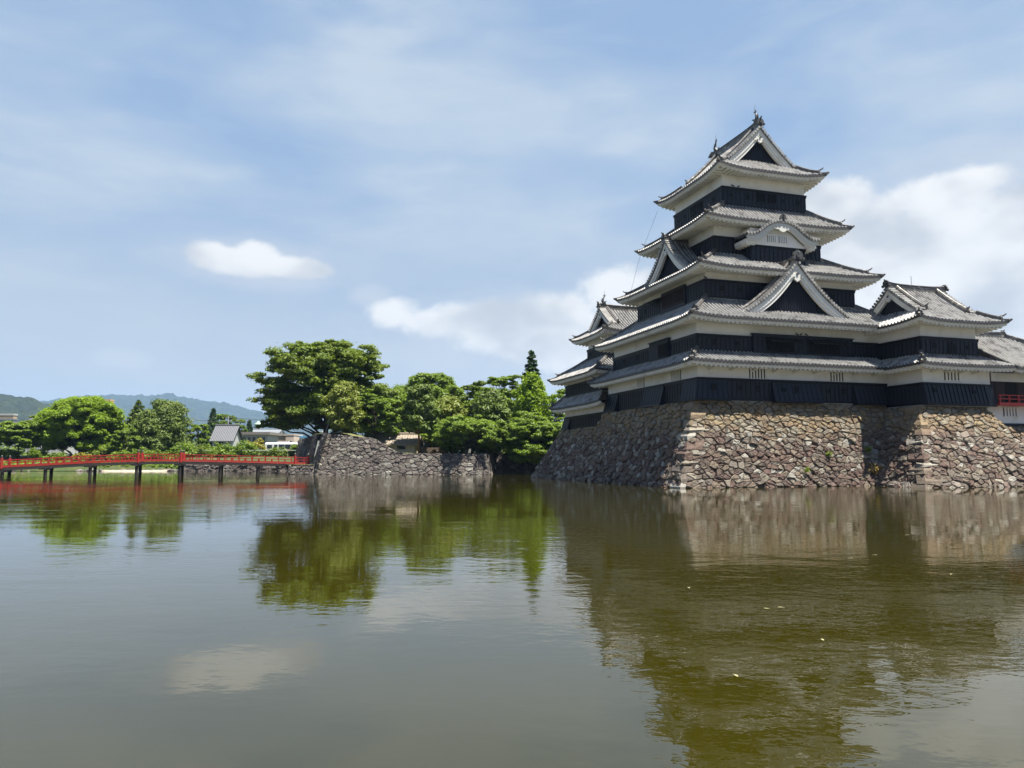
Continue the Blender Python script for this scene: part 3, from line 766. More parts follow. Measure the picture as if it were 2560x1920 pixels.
    for p, h in ((8.9, .42), (18.2, .42)): loophole(c4, 'f', S4[1] - .1, p, 21.5, .24, h)
    skirt_roof(k, (5.9, 4.62, 21.3, 17.9), (S5[0], S5[1], S5[2], S5[3]), 23.42, 25.45, U=.24, over=1.95, ridges=('fl', 'fr', 'bl'))
    # ---- top storey
    w5, c5 = storey(k, S5, 25.4, 27.15, 29.0)
    tw = barred_window(c5, 'f', S5[1] - .1, 12.75, 13.65, 26.05, 26.85, 6, M_BATTEN, .06); barred_window(c5, 'f', S5[1] - .1, 13.9, 14.8, 26.05, 26.85, 6, M_BATTEN, .06)
    for p, h in ((10.0, .26), (11.75, .42), (15.6, .26), (17.2, .42)): loophole(c5, 'f', S5[1] - .1, p, 26.35, .26, h)
    barred_window(c5, 'l', S5[0] - .1, 10.3, 11.2, 26.05, 26.85, 6, M_BATTEN, .06); barred_window(c5, 'l', S5[0] - .1, 11.5, 12.4, 26.05, 26.85, 6, M_BATTEN, .06)
    for p, h in ((8.3, .42), (13.6, .42), (14.9, .26)): loophole(c5, 'l', S5[0] - .1, p, 26.35, .26, h)
    irimoya(k, frame_f(13.6), 5.8, 5.4, 17.1, 28.45, 33.55, 7.35, 15.15, .36, 1.4, U=.45, c=.30, wb=1.0, pendant=.5, drop=.9,
            fish=((7.75, 1, .95), (14.75, -1, .95)))
    cb = MB(); cb.tube([cw_local(7.9, 17.0, 28.0), cw_local(5.6, 16.6, 22.9), cw_local(2.6, 15.6, 14.2)], .012, 5); cb.build('lightning_cable', M_BATTEN, k)
    return k
def cw_local(a, b, z): return np.array([a, b, z])
KEEP = build_keep()

# ------------------------------------------------------------------ flanking turret on the right, small keep on the left, moon-viewing turret
def build_turret():
    k = castle_thing('flanking_turret', 'lower two storey black and white turret joined to the right end of the keep', 'castle turret', 22.3, -1.5, 6.6)
    S1, S2 = (22.3, -1.5, 29.6, 6.0), (22.3, -1.5, 28.3, 5.4)
    w1, c1 = storey(k, S1, 6.75, 8.6, 10.1)
    mb = MB(); o = .5; p0, p1, z0, z1 = 22.1, 29.6, 6.7, 8.5; pl = S1[1]
    mb.hexa([(p0, pl - o, z0), (p1 - .9, pl - o, z0), (p1 - .9, pl, z0), (p0, pl, z0), (p0, pl - .12, z1), (p1, pl - .12, z1), (p1, pl, z1), (p0, pl, z1)])
    mb.hexa([(p1 - .88, pl - o, z0), (p1 + .5, pl - .2, z0), (p1 + .5, pl + .1, z0), (p1 - .88, pl, z0), (p1 - .88, pl - .2, z1), (p1 + .06, pl - .10, z1), (p1 + .06, pl, z1), (p1 - .88, pl, z1)])
    mb.build('stone_drop', M_BLACK, c1)
    t = MB()
    for i in range(16):
        x = p0 + .08 + i * .44
        t.hexa([(x - .035, pl - o - .05, z0), (x + .035, pl - o - .05, z0), (x + .035, pl - o + .03, z0), (x - .035, pl - o + .03, z0), (x - .035, pl - .17, z1), (x + .035, pl - .17, z1), (x + .035, pl - .1, z1), (x - .035, pl - .1, z1)])
    t.box((p0, pl - o - .06, z0), (p1 - .9, pl - o + .02, z0 + .16)); t.build('battens', M_BATTEN, c1)
    for p in (23.2, 27.4): loophole(c1, 'f', pl - .33, p, 7.9, .28, .26)
    barred_window(w1, 'f', pl, 24.6, 26.4, 8.85, 9.55, 5, M_PLASTER, .18)
    for x in np.arange(23.2, 29, 1.5): MB().sweep([(x, pl - .05, 9.5), (x + .1, pl - .6, 9.64), (x + .25, pl - 1.2, 9.68)], [(-.06, -.07), (.06, -.07), (.06, .07), (-.06, .07)]).build('bracket_arm', M_PLASTER2, w1)
    skirt_roof(k, (20.75, -3.0, 31.2, 7.0), (S2[0], S2[1], S2[2], S2[3]), 9.98, 11.05, U=.12, over=1.5, sides='fl', ridges=('fl',))
    w2, c2 = storey(k, S2, 11.0, 12.5, 13.8)
    # bell-shaped window
    bw = MB(); q = np.array([(-.50, 0), (-.46, .35), (-.40, .7), (-.26, .92), (-.1, 1.02), (0, 1.12), (.1, 1.02), (.26, .92), (.40, .7), (.46, .35), (.50, 0)])
    bw.plate((25.45, -1.612, 11.12), (1, 0, 0), (0, 0, 1), (0, 1, 0), q * [1.15, 1.08], .03, 0)
    bw.plate((25.45, -1.63, 11.14), (1, 0, 0), (0, 0, 1), (0, 1, 0), q * [.98, .98], .03, 1)
    for x in np.linspace(-.36, .36, 5): bw.box((25.45 + x - .02, -1.67, 11.14), (25.45 + x + .02, -1.63, 11.14 + .95 * (1 - abs(x) * .7)))
    for z in (.2, .4, .6, .8): bw.box((25.45 - .42 + z * .15, -1.66, 11.14 + z - .015), (25.45 + .42 - z * .15, -1.635, 11.14 + z + .015))
    bw.build('bell_window', [M_BATTEN, M_DARK, M_BATTEN], c2)
    for p, h in ((23.65, .45), (27.1, .28)): loophole(c2, 'f', -1.6, p, 11.75, .26, h)
    irimoya(k, frame_l(1.95), 4.95, 20.75, 30.4, 13.66, 17.35, 22.6, 28.7, .36, 1.5, U=.30, c=.24, wb=.62, pendant=.42, drop=.65, sides=(-1, 1), rh=.5)
    r = MB(); r.tube([(25.2, 1.95, 17.9), (25.2, 1.95, 18.7)], .02, 5); r.build('lightning_rod', M_ORN, k)
    return k
build_turret()

def build_small_keep():
    k = castle_thing('small_keep', 'smaller three storey black and white tower behind the left side of the keep', 'castle tower', 3.4, 23.0, 5.6)
    S1, S2, S3 = (3.4, 20.1, 14.5, 32.4), (3.4, 21.4, 14.5, 32.0), (5.6, 24.6, 13.5, 30.4)
    w1, c1 = storey(k, S1, 5.7, 7.15, 8.0)
    mb = MB(); mb.hexa([(2.9, 30.6, 5.65), (3.4, 30.6, 5.65), (3.4, 32.6, 5.65), (2.9, 32.6, 5.65), (3.28, 30.6, 7.05), (3.4, 30.6, 7.05), (3.4, 32.5, 7.05), (3.28, 32.5, 7.05)]); mb.build('stone_drop', M_BLACK, c1)
    skirt_roof(k, (1.9, 19.0, 16, 33.7), (S2[0], S2[1], S2[2], S2[3]), 8.1, 9.5, U=.15, over=1.45, sides='lb', ridges=('bl',))
    w2, c2 = storey(k, S2, 9.45, 10.85, 11.6)
    skirt_roof(k, (1.9, 19.9, 16, 33.9), (S3[0], S3[1], S3[2], S3[3]), 11.45, 13.8, U=.2, over=1.45, sides='flb', ridges=('fl', 'bl'))
    w3, c3 = storey(k, S3, 13.7, 15.1, 16.4)
    loophole(c3, 'l', S3[0] - .1, 29.5, 14.4, .25, .4)
    irimoya(k, frame_l(27.6), 4.9, 4.2, 15.0, 16.2, 19.6, 6.0, 13.2, .38, 1.35, U=.32, c=.24, wb=.62, pendant=.42, drop=.65, fish=((6.4, 1, .85),), rh=.5)
    return k
build_small_keep()

def build_moon_turret():
    k = castle_thing('moon_viewing_turret', 'low open turret with vermilion balcony rail and white plinth at the far right', 'castle turret', 29.9, -1.0, 5.3)
    w = MB().box((29.65, -1.0, 5.3), (42, 5.2, 6.85)).build('plaster_wall', M_PLASTER, k)
    barred_window(w, 'f', -1.0, 31.5, 33.2, 5.95, 6.65, 5, M_PLASTER, .18)
    MB().box((29.6, -1.12, 5.05), (42, 5.3, 5.32)).build('sill_beam', M_BATTEN, k)
    h = MB(); h.box((29.7, -.9, 6.86), (42, 5.1, 9.3)); hh = h.build('timber_wall', M_REDWOOD, k)
    for x0, x1 in ((30.8, 31.9), (33.4, 34.6)):
        sh = MB()
        for z in np.arange(7.35, 8.9, .11): sh.box((x0, -.97, z), (x1, -.9, z + .06))
        sh.build('louvred_shutter', M_REDWOOD, hh)
    d = MB(); d.box((32.0, -.94, 7.1), (33.3, -.88, 8.95)); d.build('doorway', M_DARK, hh)
    u = MB(); u.box((29.7, -1.02, 9.0), (42, -.9, 9.75)); u.build('plaster_band', M_PLASTER, k)
    for x in (29.98, 36.2): MB().box((x - .14, -1.2, 6.9), (x + .14, -.95, 9.7)).build('post', M_REDWOOD, k)
    b = MB(); b.box((29.95, -1.95, 6.86), (42, -1.0, 6.98)); b.box((29.95, -2.0, 6.8), (42, -1.86, 7.06)); bb = b.build('balcony', M_VERM, k)
    r = MB()
    for z in (7.66, 7.34): r.box((29.95, -1.97, z), (42, -1.88, z + .075))
    for x in np.arange(30.1, 42, 1.05): r.box((x - .05, -1.98, 7.0), (x + .05, -1.87, 7.66))
    r.build('balcony_rail', M_VERM, bb)
    # roof: front slope with hipped right end
    ze, zr, yf, yr = 9.98, 13.55, -3.0, 1.9; c = .16
    tiles = MB(); L = 17.0; a0 = 28.9
    prof = lambda t: t - c * t * (1 - t)
    P = lambda S, T: np.stack([a0 + S, yf + (yr - yf) * T, ze + (zr - ze) * prof(T)], -1)
    tile_sheet(tiles, P, L, lambda t: max(0, (t - .25) * .0) + 2.1 * (1 - t) * (1 if t < 1.1 else 0), lambda t: L - max(0, t * 10.3), math.hypot(yr - yf, zr - ze))
    P2 = lambda S, T: np.stack([a0 + S, 6.8 - (6.8 - yr) * T, ze + (zr - ze) * prof(T)], -1)
    tile_sheet(tiles, P2, L, lambda t: 0.0, lambda t: L - t * 10.3, math.hypot(yr - yf, zr - ze))
    t = tiles.build('tile_roof', M_TILES, k)
    e = MB(); eave_side(e, (31.0, yf), (1, 0), (0, 1), 15, ze, 0, 1, 1.9); e.build('eave', M_PLASTER2, t)
    vr = MB(); tt = np.linspace(0, 1, 12); vr.sweep(np.column_stack([a0 + 2.1 * (1 - tt), yf + (yr - yf) * tt, ze + (zr - ze) * prof(tt) + .02]), np.array(RIDGE_PROF) * [.9, .5]); vr.build('verge_tiles', M_RIDGE, t)
    main_ridge(t, (35.6, yr, zr), (29.3, yr, zr), h=.45, s=.7, oni2=False)
    hr = MB(); hr.sweep(np.column_stack([a0 + L - 10.3 * tt, yf + (yr - yf) * tt, ze + (zr - ze) * prof(tt) + .05]), RIDGE_PROF); hr.build('hip_ridge', M_RIDGE, t)
    return k
build_moon_turret()

# ------------------------------------------------------------------ rubble stone walls
def clip_poly(p, n, d):
    out = []; k = len(p)
    if k == 0: return out
    dist = [n[0] * q[0] + n[1] * q[1] - d for q in p]
    for i in range(k):
        a, b = p[i], p[(i + 1) % k]; da, db = dist[i], dist[(i + 1) % k]
        if da <= 0: out.append(a)
        if (da < 0 < db) or (db < 0 < da):
            f = da / (da - db); out.append((a[0] + (b[0] - a[0]) * f, a[1] + (b[1] - a[1]) * f))
    return out

def stone_face(mb, A, e, inn, L, H, batter, xl1, xr1, sx=.84, sy=.51, topfn=None, seed=0, rough=.055, extra=.85, depth=.3, zb=-.25):
    """rubble face: bottom edge from A along e (length L); leans along inn by batter over height H; the top edge runs xl1..xr1"""
    rs = np.random.default_rng(seed)
    A = np.asarray(A, float); e = np.asarray(e, float); inn = np.asarray(inn, float)
    up = np.array([0, 0, 1.0]); sl = math.hypot(batter, H)
    Nn = (-inn * H + up * batter) / sl
    def P(x, y, h=0.0): return A + e * x + (inn * batter + up * H) * (y / sl) + Nn * h
    x0, x1 = min(0, xl1), max(L, xr1)
    nx, ny = int((x1 - x0) / sx) + 3, int(sl / sy) + 3
    seeds = []
    for j in range(-1, ny):
        for i in range(-1, nx):
            seeds.append((x0 + (i + (.5 if j % 2 else 0) + rs.uniform(-.33, .33)) * sx, (j + rs.uniform(-.33, .33)) * sy + zb))
            if rs.random() < extra: seeds.append((x0 + (i + rs.uniform(0, 1)) * sx, (j + rs.uniform(0, 1)) * sy + zb))
    sd_ = np.array(seeds); an = sy / sx * 1.15
    keys = {}
    for k, (x, y) in enumerate(seeds): keys.setdefault((int(x // sx), int(y // sy)), []).append(k)
    lean_l = ((sl, -xl1), 0.0); lean_r = ((sl, -(xr1 - L)), sl * L)
    V, F = [], []
    for k, (x, y) in enumerate(seeds):
        if y < zb - .4 or y > sl + .5 or x < x0 - sx or x > x1 + sx: continue
        pol = [(x - 1.6 * sx, y - 1.6 * sy), (x + 1.6 * sx, y - 1.6 * sy), (x + 1.6 * sx, y + 1.6 * sy), (x - 1.6 * sx, y + 1.6 * sy)]
        ci, cj = int(x // sx), int(y // sy)
        for di in (-2, -1, 0, 1, 2):
            for dj in (-2, -1, 0, 1, 2):
                for q in keys.get((ci + di, cj + dj), ()):
                    if q == k: continue
                    dx, dy = (seeds[q][0] - x) * an, seeds[q][1] - y
                    # bisector in the squashed metric
                    n = (dx * an, dy); mx, my = (seeds[q][0] + x) / 2, (seeds[q][1] + y) / 2
                    pol = clip_poly(pol, n, n[0] * mx + n[1] * my)
                    if not pol: break
        # wall outline
        pol = clip_poly(pol, (-sl, xl1), 0.0)
        pol = clip_poly(pol, (sl, -(xr1 - L)), sl * L)
        pol = clip_poly(pol, (0, 1), sl); pol = clip_poly(pol, (0, -1), -zb)
        if len(pol) < 3: continue
        pa = np.array(pol); c = pa.mean(0)
        if topfn is not None:
            t0 = topfn(c[0]); sp = (topfn(c[0] + .4) - topfn(c[0] - .4)) / .8
            pol = clip_poly(pol, (-sp, 1), t0 + .12 - sp * c[0])
            if len(pol) < 3: continue
            pa = np.array(pol); c = pa.mean(0)
        w = np.roll(pa, -1, 0) - pa; area = .5 * abs(np.sum(pa[:, 0] * np.roll(pa[:, 1], -1) - pa[:, 1] * np.roll(pa[:, 0], -1)))
        if area < .012: continue
        # knock the corners off, roughen the outline
        q1, q2 = rs.uniform(.03, .20), rs.uniform(.80, .97)
        nl = np.linalg.norm(w, axis=1)
        ch = np.empty((2 * len(pa), 2)); ch[0::2] = pa + w * q1; ch[1::2] = pa + w * q2
        keep = np.ones(len(ch), bool); keep[0::2] = True; keep[1::2] = nl > .12
        ch = ch[keep]; n = len(ch)
        g = min(.03, .08 * math.sqrt(area)); rad = np.linalg.norm(ch - c, axis=1)
        sh = lambda d: c + (ch - c) * np.clip(1 - d / np.maximum(rad, .05), .1, 1)[:, None] + rs.normal(0, .012, ch.shape)
        r0 = sh(g * rs.uniform(.4, 1.2)); r1 = sh(g + min(.06, .12 * math.sqrt(area)) * rs.uniform(.4, 1.2)); r2 = sh(g + .30 * math.sqrt(area) * rs.uniform(.6, 1))
        hh = rs.normal(0, rough * .75); tx, ty = rs.normal(0, .075, 2)
        hf = lambda r, b: b + hh + (r[:, 0] - c[0]) * tx + (r[:, 1] - c[1]) * ty
        b = len(V); big = min(1.0, area / .4)
        V += [P(p_[0], p_[1], -depth) for p_ in r0] + [P(p_[0], p_[1], h_) for p_, h_ in zip(r0, hf(r0, -.04))] + [P(p_[0], p_[1], h_) for p_, h_ in zip(r1, hf(r1, .02 * big) + rs.normal(0, .016, n))]
        V += [P(p_[0], p_[1], h_) for p_, h_ in zip(r2, hf(r2, .03 * big) + rs.normal(0, .024, n))]
        V.append(P(c[0], c[1], hh + .03 * big))
        for ring in range(3):
            o0 = b + ring * n; o1 = o0 + n
            F += [(o0 + i, o0 + (i + 1) % n, o1 + (i + 1) % n, o1 + i) for i in range(n)]
        o0 = b + 3 * n; F += [(o0 + i, o0 + (i + 1) % n, b + 4 * n) for i in range(n)]
    mb.add(np.array(V), F, 0)
    # earth core behind the stones
    pts = [P(0, zb, -.16), P(L, zb, -.16), P(xr1, sl, -.16), P(xl1, sl, -.16)]
    if topfn is None: mb.add(pts, [(0, 1, 2, 3)], 1)
    else:
        xs = np.linspace(0, L, 40); lo = [P(x, zb, -.16) for x in xs]; hi = [P(x + (xl1 * (1 - x / L) + (xr1 - L) * x / L) * min(1, topfn(x) / sl), max(zb + .05, topfn(x) - .25), -.16) for x in xs]
        mb.grid(np.stack([np.array(lo), np.array(hi)], 1), 1)

def quoins(mb, c0, c1, e1, e2, H, seed):
    """long corner stones laid alternately along the two faces that meet in the edge c0-c1"""
    rs = np.random.default_rng(seed); c0, c1, e1, e2 = [np.asarray(q, float) for q in (c0, c1, e1, e2)]
    z, i = -.3, 0
    while z < H - .2:
        h = min(rs.uniform(.42, .85), H - z); l1, l2 = (rs.uniform(1.2, 1.9), rs.uniform(.5, .8)) if i % 2 else (rs.uniform(.5, .85), rs.uniform(1.1, 1.7))
        def ring(zz, k):
            c = c0 + (c1 - c0) * (zz / H) - (e1 + e2) * (.04 + k)
            return [c, c + e1 * l1, c + e1 * l1 * .9 + e2 * l2 * .9, c + e2 * l2]
        V = np.array(ring(z + .055, -.03) + ring(z + h * rs.uniform(.35, .7), .03) + ring(z + h - .02, -.03)) + rs.normal(0, .045, (12, 3))
        F = [(q + j, q + (j + 1) % 4, q + 4 + (j + 1) % 4, q + 4 + j) for q in (0, 4) for j in range(4)] + [(3, 2, 1, 0), (8, 9, 10, 11)]
        mb.add(V, F, 0); z += h; i += 1

def castle_bases():
    # keep and small keep share one base; worked in castle coordinates
    H = 6.95
    def fin(mb, name, label, a, b, extra=None):
        o = mb.build(name, [M_STONE, M_GAP], None, (a, b, 0)); o.location = tuple(cw(a, b, 0)); o.rotation_euler = (0, 0, CROT)
        return tag(o, label, 'stone wall')
    e_, n_ = np.array([1, 0, 0.]), np.array([0, 1, 0.])
    mb = MB()
    stone_face(mb, (.15, .1, 0), e_, n_, 21.0, H, 2.3, 2.75, 22.5, seed=1)                       # sunny front
    stone_face(mb, (.15, 20.3 + 2.6, 0), -n_, e_, 22.8, H, 2.75, 2.6, 22.8 - 2.3, seed=2, sx=.85, sy=.55, rough=.085)      # shaded side
    mb.add([(3.0, 2.4, H - .02), (30, 2.4, H - .02), (30, 20.2, H - .02), (3.0, 20.2, H - .02)], [(0, 1, 2, 3)], 1)
    quoins(mb, (.15, .1, 0), (2.9, 2.4, H), e_, n_, H, 31)
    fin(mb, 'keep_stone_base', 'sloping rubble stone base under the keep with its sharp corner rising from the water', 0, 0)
    mb = MB(); H2 = 5.65
    stone_face(mb, (0.0, 35.6, 0), -n_, e_, 14.6, H2, 2.95, 2.8, 14.9, seed=3, sx=.85, sy=.55, rough=.085)
    stone_face(mb, (24, 35.6, 0), -e_, -n_, 24, H2, 2.8, 0, 24 - 2.95, seed=4)
    mb.add([(2.9, 20, H2 - .02), (24, 20, H2 - .02), (24, 32.8, H2 - .02), (2.9, 32.8, H2 - .02)], [(0, 1, 2, 3)], 1)
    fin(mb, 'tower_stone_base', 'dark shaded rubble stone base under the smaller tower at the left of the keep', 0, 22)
    mb = MB(); H3 = 6.62
    stone_face(mb, (18.3, 3.0, 0), -n_, e_, 8.0, H3, 3.45, 0.0, 8.0 - 3.4, seed=5, sx=.9, sy=.55, rough=.085)
    stone_face(mb, (18.3, -5.0, 0), e_, n_, 16.2, H3, 3.4, 3.45, 10.5, seed=6, sx=.92, sy=.55, rough=.065)
    # lower run below the moon-viewing turret
    H4 = 5.08
    stone_face(mb, (27.2, -4.75, 0), e_, n_, 18.0, H4, 3.6, 2.0, 18.0, seed=7, sx=.98, sy=.58, rough=.065)
    mb.add([(21.7, -1.6, H3 - .02), (29.4, -1.6, H3 - .02), (29.4, 6, H3 - .02), (21.7, 6, H3 - .02)], [(0, 1, 2, 3)], 1)
    mb.add([(29.3, -1.2, H4 - .02), (45, -1.2, H4 - .02), (45, 6, H4 - .02), (29.3, 6, H4 - .02)], [(0, 1, 2, 3)], 1)
    quoins(mb, (18.3, -5.0, 0), (21.7, -1.55, H3), e_, n_, H3, 32)
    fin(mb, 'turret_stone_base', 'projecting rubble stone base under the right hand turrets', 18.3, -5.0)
castle_bases()

# ------------------------------------------------------------------ water, bed, banks
def water_mat():
    m = bpy.data.materials.new('moat_water'); m.use_nodes = True
    T = NT(m.node_tree); b = T.n['Principled BSDF']
    tc = T.node('ShaderNodeTexCoord'); v = tc.outputs['Object']
    g = T.noise(v, .02, 3)
    T.l.new(T.mix(g, (.0200, .0175, .0008), (.0250, .0220, .0012)), b.inputs['Base Color'])
    b.inputs['Roughness'].default_value = .015; b.inputs['IOR'].default_value = 1.6
    n1 = T.noise(T.mapping(v, (.5, 1.0, 1), (0, 0, R(-12))), .85, 3, .5, .3)
    n2 = T.noise(T.mapping(v, (.7, 1.0, 1), (0, 0, R(15))), 3.8, 3, .55, .2)
    n3 = T.noise(v, .07, 3, .5)                                    # gusts: patches of rougher and calmer water
    gust = T.m('MULTIPLY_ADD', T.smooth(n3, .38, .66), 1.1, .25)
    h = T.m('MULTIPLY', T.m('ADD', T.m('MULTIPLY', n1, .0145), T.m('MULTIPLY', n2, .0056)), gust)
    bn = T.node('ShaderNodeBump'); bn.inputs['Distance'].default_value = 1.0; bn.inputs['Strength'].default_value = 1.0
    T.l.new(h, bn.inputs['Height']); T.l.new(bn.outputs[0], b.inputs['Normal'])
    return m
mb = MB(); mb.add([(-260, -40, 0), (260, -40, 0), (260, 190, 0), (-260, 190, 0)], [(0, 1, 2, 3)])
struct(mb, 'water', water_mat())
M_GRASS = mat('grass', (.045, .07, .016), .9, .3, 1.5, .5, 12, col2=(.09, .095, .028), c2scale=.35, c2lo=.45, c2hi=.65)
M_DRYGRASS = mat('dry_grass', (.155, .15, .055), .9, .3, 1.5, .5, 12, col2=(.09, .12, .03), c2scale=.5)
M_EARTH = mat('bank_earth', (.15, .13, .085), .95, .3, 1.0, .4, 6, col2=(.10, .12, .04), c2scale=.3)
mb = MB(); mb.add([(-9000, -3000, -1.5), (9000, -3000, -1.5), (9000, 9000, -1.5), (-9000, 9000, -1.5)], [(0, 1, 2, 3)])
struct(mb, 'ground', M_EARTH)
# far bank beyond the bridge: steps up from the waterline and runs on behind everything
xs = np.linspace(-400, 400, 161)
prof = [(0, -1.4), (.2, .1), (1.2, .7), (4, 1.5), (9, 2.5), (16, 3.0), (120, 3.0), (600, 3.5), (1500, 4), (8000, 6)]
rows = []
for d, z in prof:
    yy = 137 + d + (np.sin(xs * .31) * .5 + np.sin(xs * .11 + 1) * .9 if d < 5 else 0)
    rows.append(np.stack([xs * (1 if d < 100 else (3 if d < 1000 else 12)), np.broadcast_to(yy, xs.shape), np.full_like(xs, z)], -1))
struct(MB().grid(np.stack(rows)), 'far_bank', M_GRASS)

def wall_between(mb, p0, p1, H, batter, seed, topfn=None, sx=.9, sy=.55, xl=0.0, xr=0.0, rough=.045, extra=.35):
    p0, p1 = np.asarray(p0, float)[:2], np.asarray(p1, float)[:2]
    d = p1 - p0; L = float(np.linalg.norm(d)); e = d / L; inn = np.array([-e[1], e[0]])
    stone_face(mb, (p0[0], p0[1], 0), (e[0], e[1], 0), (inn[0], inn[1], 0), L, H, batter, xl, L + xr, seed=seed, topfn=topfn, sx=sx, sy=sy, rough=rough, extra=extra)

YW = 107.0
X = lambda px, Y: float(at(px, 1148, Y)[0])
# high wall at the left end of the castle island, stepping down to the right
mb = MB()
xA, xB = X(787, YW), X(1223, YW)
sl = math.hypot(6.0, 1.5); k_ = sl / 6.0
def topA(x):
    px = 787 + (x / (xB - xA)) * (1223 - 787)
    return k_ * float(np.interp(px, [787, 812, 850, 926, 940, 965, 995, 1010, 1223], [5.9, 5.85, 5.6, 5.15, 4.8, 3.9, 3.1, 2.95, 2.9]))
wall_between(mb, (xA, YW), (xB, YW), 6.0, 1.5, 11, topA, xl=1.5, xr=0, sx=1.0, sy=.56)
wall_between(mb, (X(778, YW + 2.2), YW + 2.2), (xA, YW), 6.0, 1.2, 12, None, xl=.9, xr=1.5 - .0)
wall_between(mb, (X(771, YW + 2.4), YW + 2.4), (X(783, YW + 2.2), YW + 2.2), 6.0, 1.5, 13, None, xl=1.4, xr=.3)
wall_between(mb, (X(728, 150), 150.0), (X(771, YW + 2.4), YW + 2.4), 6.0, 1.3, 14, None, xl=0, xr=-1.2)
wall_between(mb, (xB, YW), (xB + .9, YW + 9), 3.0, .5, 15)
o = solo(mb, 'moat_wall', [M_STONE_GREY, M_GAP], 'grey stone moat wall, high at its left corner and stepping down below the trees', 'stone wall', (xA, YW, 0))
mb = MB(); wall_between(mb, (xB + .8, 116.5), (24, 116.5), 3.0, .5, 16, rough=.14)
solo(mb, 'inner_moat_wall', [M_STONE_GREY, M_GAP], 'dark recessed stone wall in the tree shade left of the castle base', 'stone wall', (xB + .8, 116.5, 0))
mb = MB(); wall_between(mb, (X(718, 108.2), 108.2), (X(783, 107.2), 107.2), 1.4, .35, 17, sx=.7, sy=.42); wall_between(mb, (X(718, 108.2) - .3, 120), (X(718, 108.2), 108.2), 1.4, .3, 18, sx=.7, sy=.42)
solo(mb, 'bridge_abutment', [M_STONE_GREY, M_GAP], 'low rubble stone abutment at the right end of the red bridge', 'stone wall', (X(720, 108), 108, 0))
mb = MB(); wall_between(mb, (X(455, 137), 137.2), (X(765, 137), 137.2), 1.75, .4, 19, sx=1.0, sy=.5, rough=.14)
solo(mb, 'bank_wall', [M_STONE_GREY, M_GAP], 'low rough stone bank wall seen under the right half of the bridge', 'stone wall', (X(455, 137), 137, 0))
mb = MB(); mb.add([(X(712, 108), 108.6, 1.42), (X(783, 107), 107.5, 1.42), (X(790, 112), 112, 1.5), (X(768, 140), 140, 1.9), (X(735, 140), 140, 1.9)], [(0, 1, 2, 3, 4)])
struct(mb, 'abutment_turf', M_DRYGRASS)

# castle island ground with the grassy mound over the high wall
gx = np.linspace(X(779, 108), 60, 90); gy = np.concatenate([np.linspace(108.55, 125, 22), [135, 150, 175, 220]])
GX, GY = np.meshgrid(gx, gy, indexing='ij')
lim = np.interp(GX, [X(p, YW) for p in (800, 850, 926, 960, 1000, 1223)], [5.95, 6.0, 4.7, 3.3, 3.1, 3.1])
mound = 3.0 + np.clip(lim - 3.0, -.1, 4) * np.clip(1 - np.maximum(GY - 118, 0) / 14, 0, 1) + .45 * np.exp(-((GX + 24.5) / 3.0) ** 2 - ((GY - 112) / 2.5) ** 2)
mound += rng.normal(0, .03, mound.shape)
rec = (GX > xB + .3) & (GY < 117.2)
GYa = np.where(rec, 117.3, GY)
GXa = GX.copy(); left = X(779, 108) + (GY - 108.5) * -.17
GXa = np.maximum(GXa, left)
G = np.stack([GXa, GYa, mound], -1)
struct(MB().grid(G), 'island_ground', M_DRYGRASS, True)

# ------------------------------------------------------------------ hills
M_HILL = mat('wooded_hillside', (.010, .021, .013), .95, .55, .06, 1.0, .05, col2=(.022, .038, .016), c2scale=.022, c2lo=.42, c2hi=.6)
for n_ in M_HILL.node_tree.nodes:
    if n_.type == 'BUMP': n_.inputs['Distance'].default_value = 14.0
def hill(px_list, Y, depth, step, bump, seed):
    rs = np.random.default_rng(seed)
    p = np.array(px_list, float)
    xs = np.arange(X(p[0, 0], Y), X(p[-1, 0], Y), step)
    zr = np.interp(xs, [X(q, Y) for q in p[:, 0]], [at(q[0], q[1], Y)[2] for q in p])
    v = np.concatenate([np.linspace(0, 1, int(depth / step)), np.linspace(1, 0, 8)[1:]])
    ys = np.concatenate([np.linspace(Y - depth, Y, int(depth / step)), np.linspace(Y, Y + depth * .6, 8)[1:]])
    sh = v ** .8
    Z = zr[:, None] * sh[None]
    low = rs.normal(0, 1, (len(xs) // 6 + 2, len(ys) // 6 + 2)).repeat(6, 0).repeat(6, 1)[:len(xs), :len(ys)]
    Z = Z + (rs.normal(0, bump, Z.shape) + low * bump * .8) * np.minimum(1, Z / 12)
    XX = np.repeat(xs[:, None], len(ys), 1) + rs.normal(0, step * .25, Z.shape); YY = np.repeat(ys[None], len(xs), 0) + rs.normal(0, step * .25, Z.shape)
    return np.stack([XX, YY, Z + 2.5], -1)
mb = MB().grid(hill([(-700, 1010), (-300, 985), (-60, 982), (0, 992), (30, 995), (50, 999), (72, 997), (84, 1010), (140, 1012), (200, 1024), (300, 1050), (420, 1080), (560, 1110)], 1900, 800, 9, 3.0, 1))
struct(mb, 'near_hill', M_HILL, True)
mb = MB().grid(hill([(-500, 1010), (-100, 1015), (60, 1012), (115, 1006), (150, 998), (210, 990), (275, 987), (300, 989), (330, 992), (350, 989), (400, 991), (420, 988), (450, 992), (480, 998), (520, 1004), (560, 1008), (600, 1018), (640, 1028), (700, 1044), (780, 1056), (900, 1072), (1100, 1095), (1300, 1115)], 6000, 2000, 20, 5.5, 2))
struct(mb, 'far_hill', M_HILL, True)

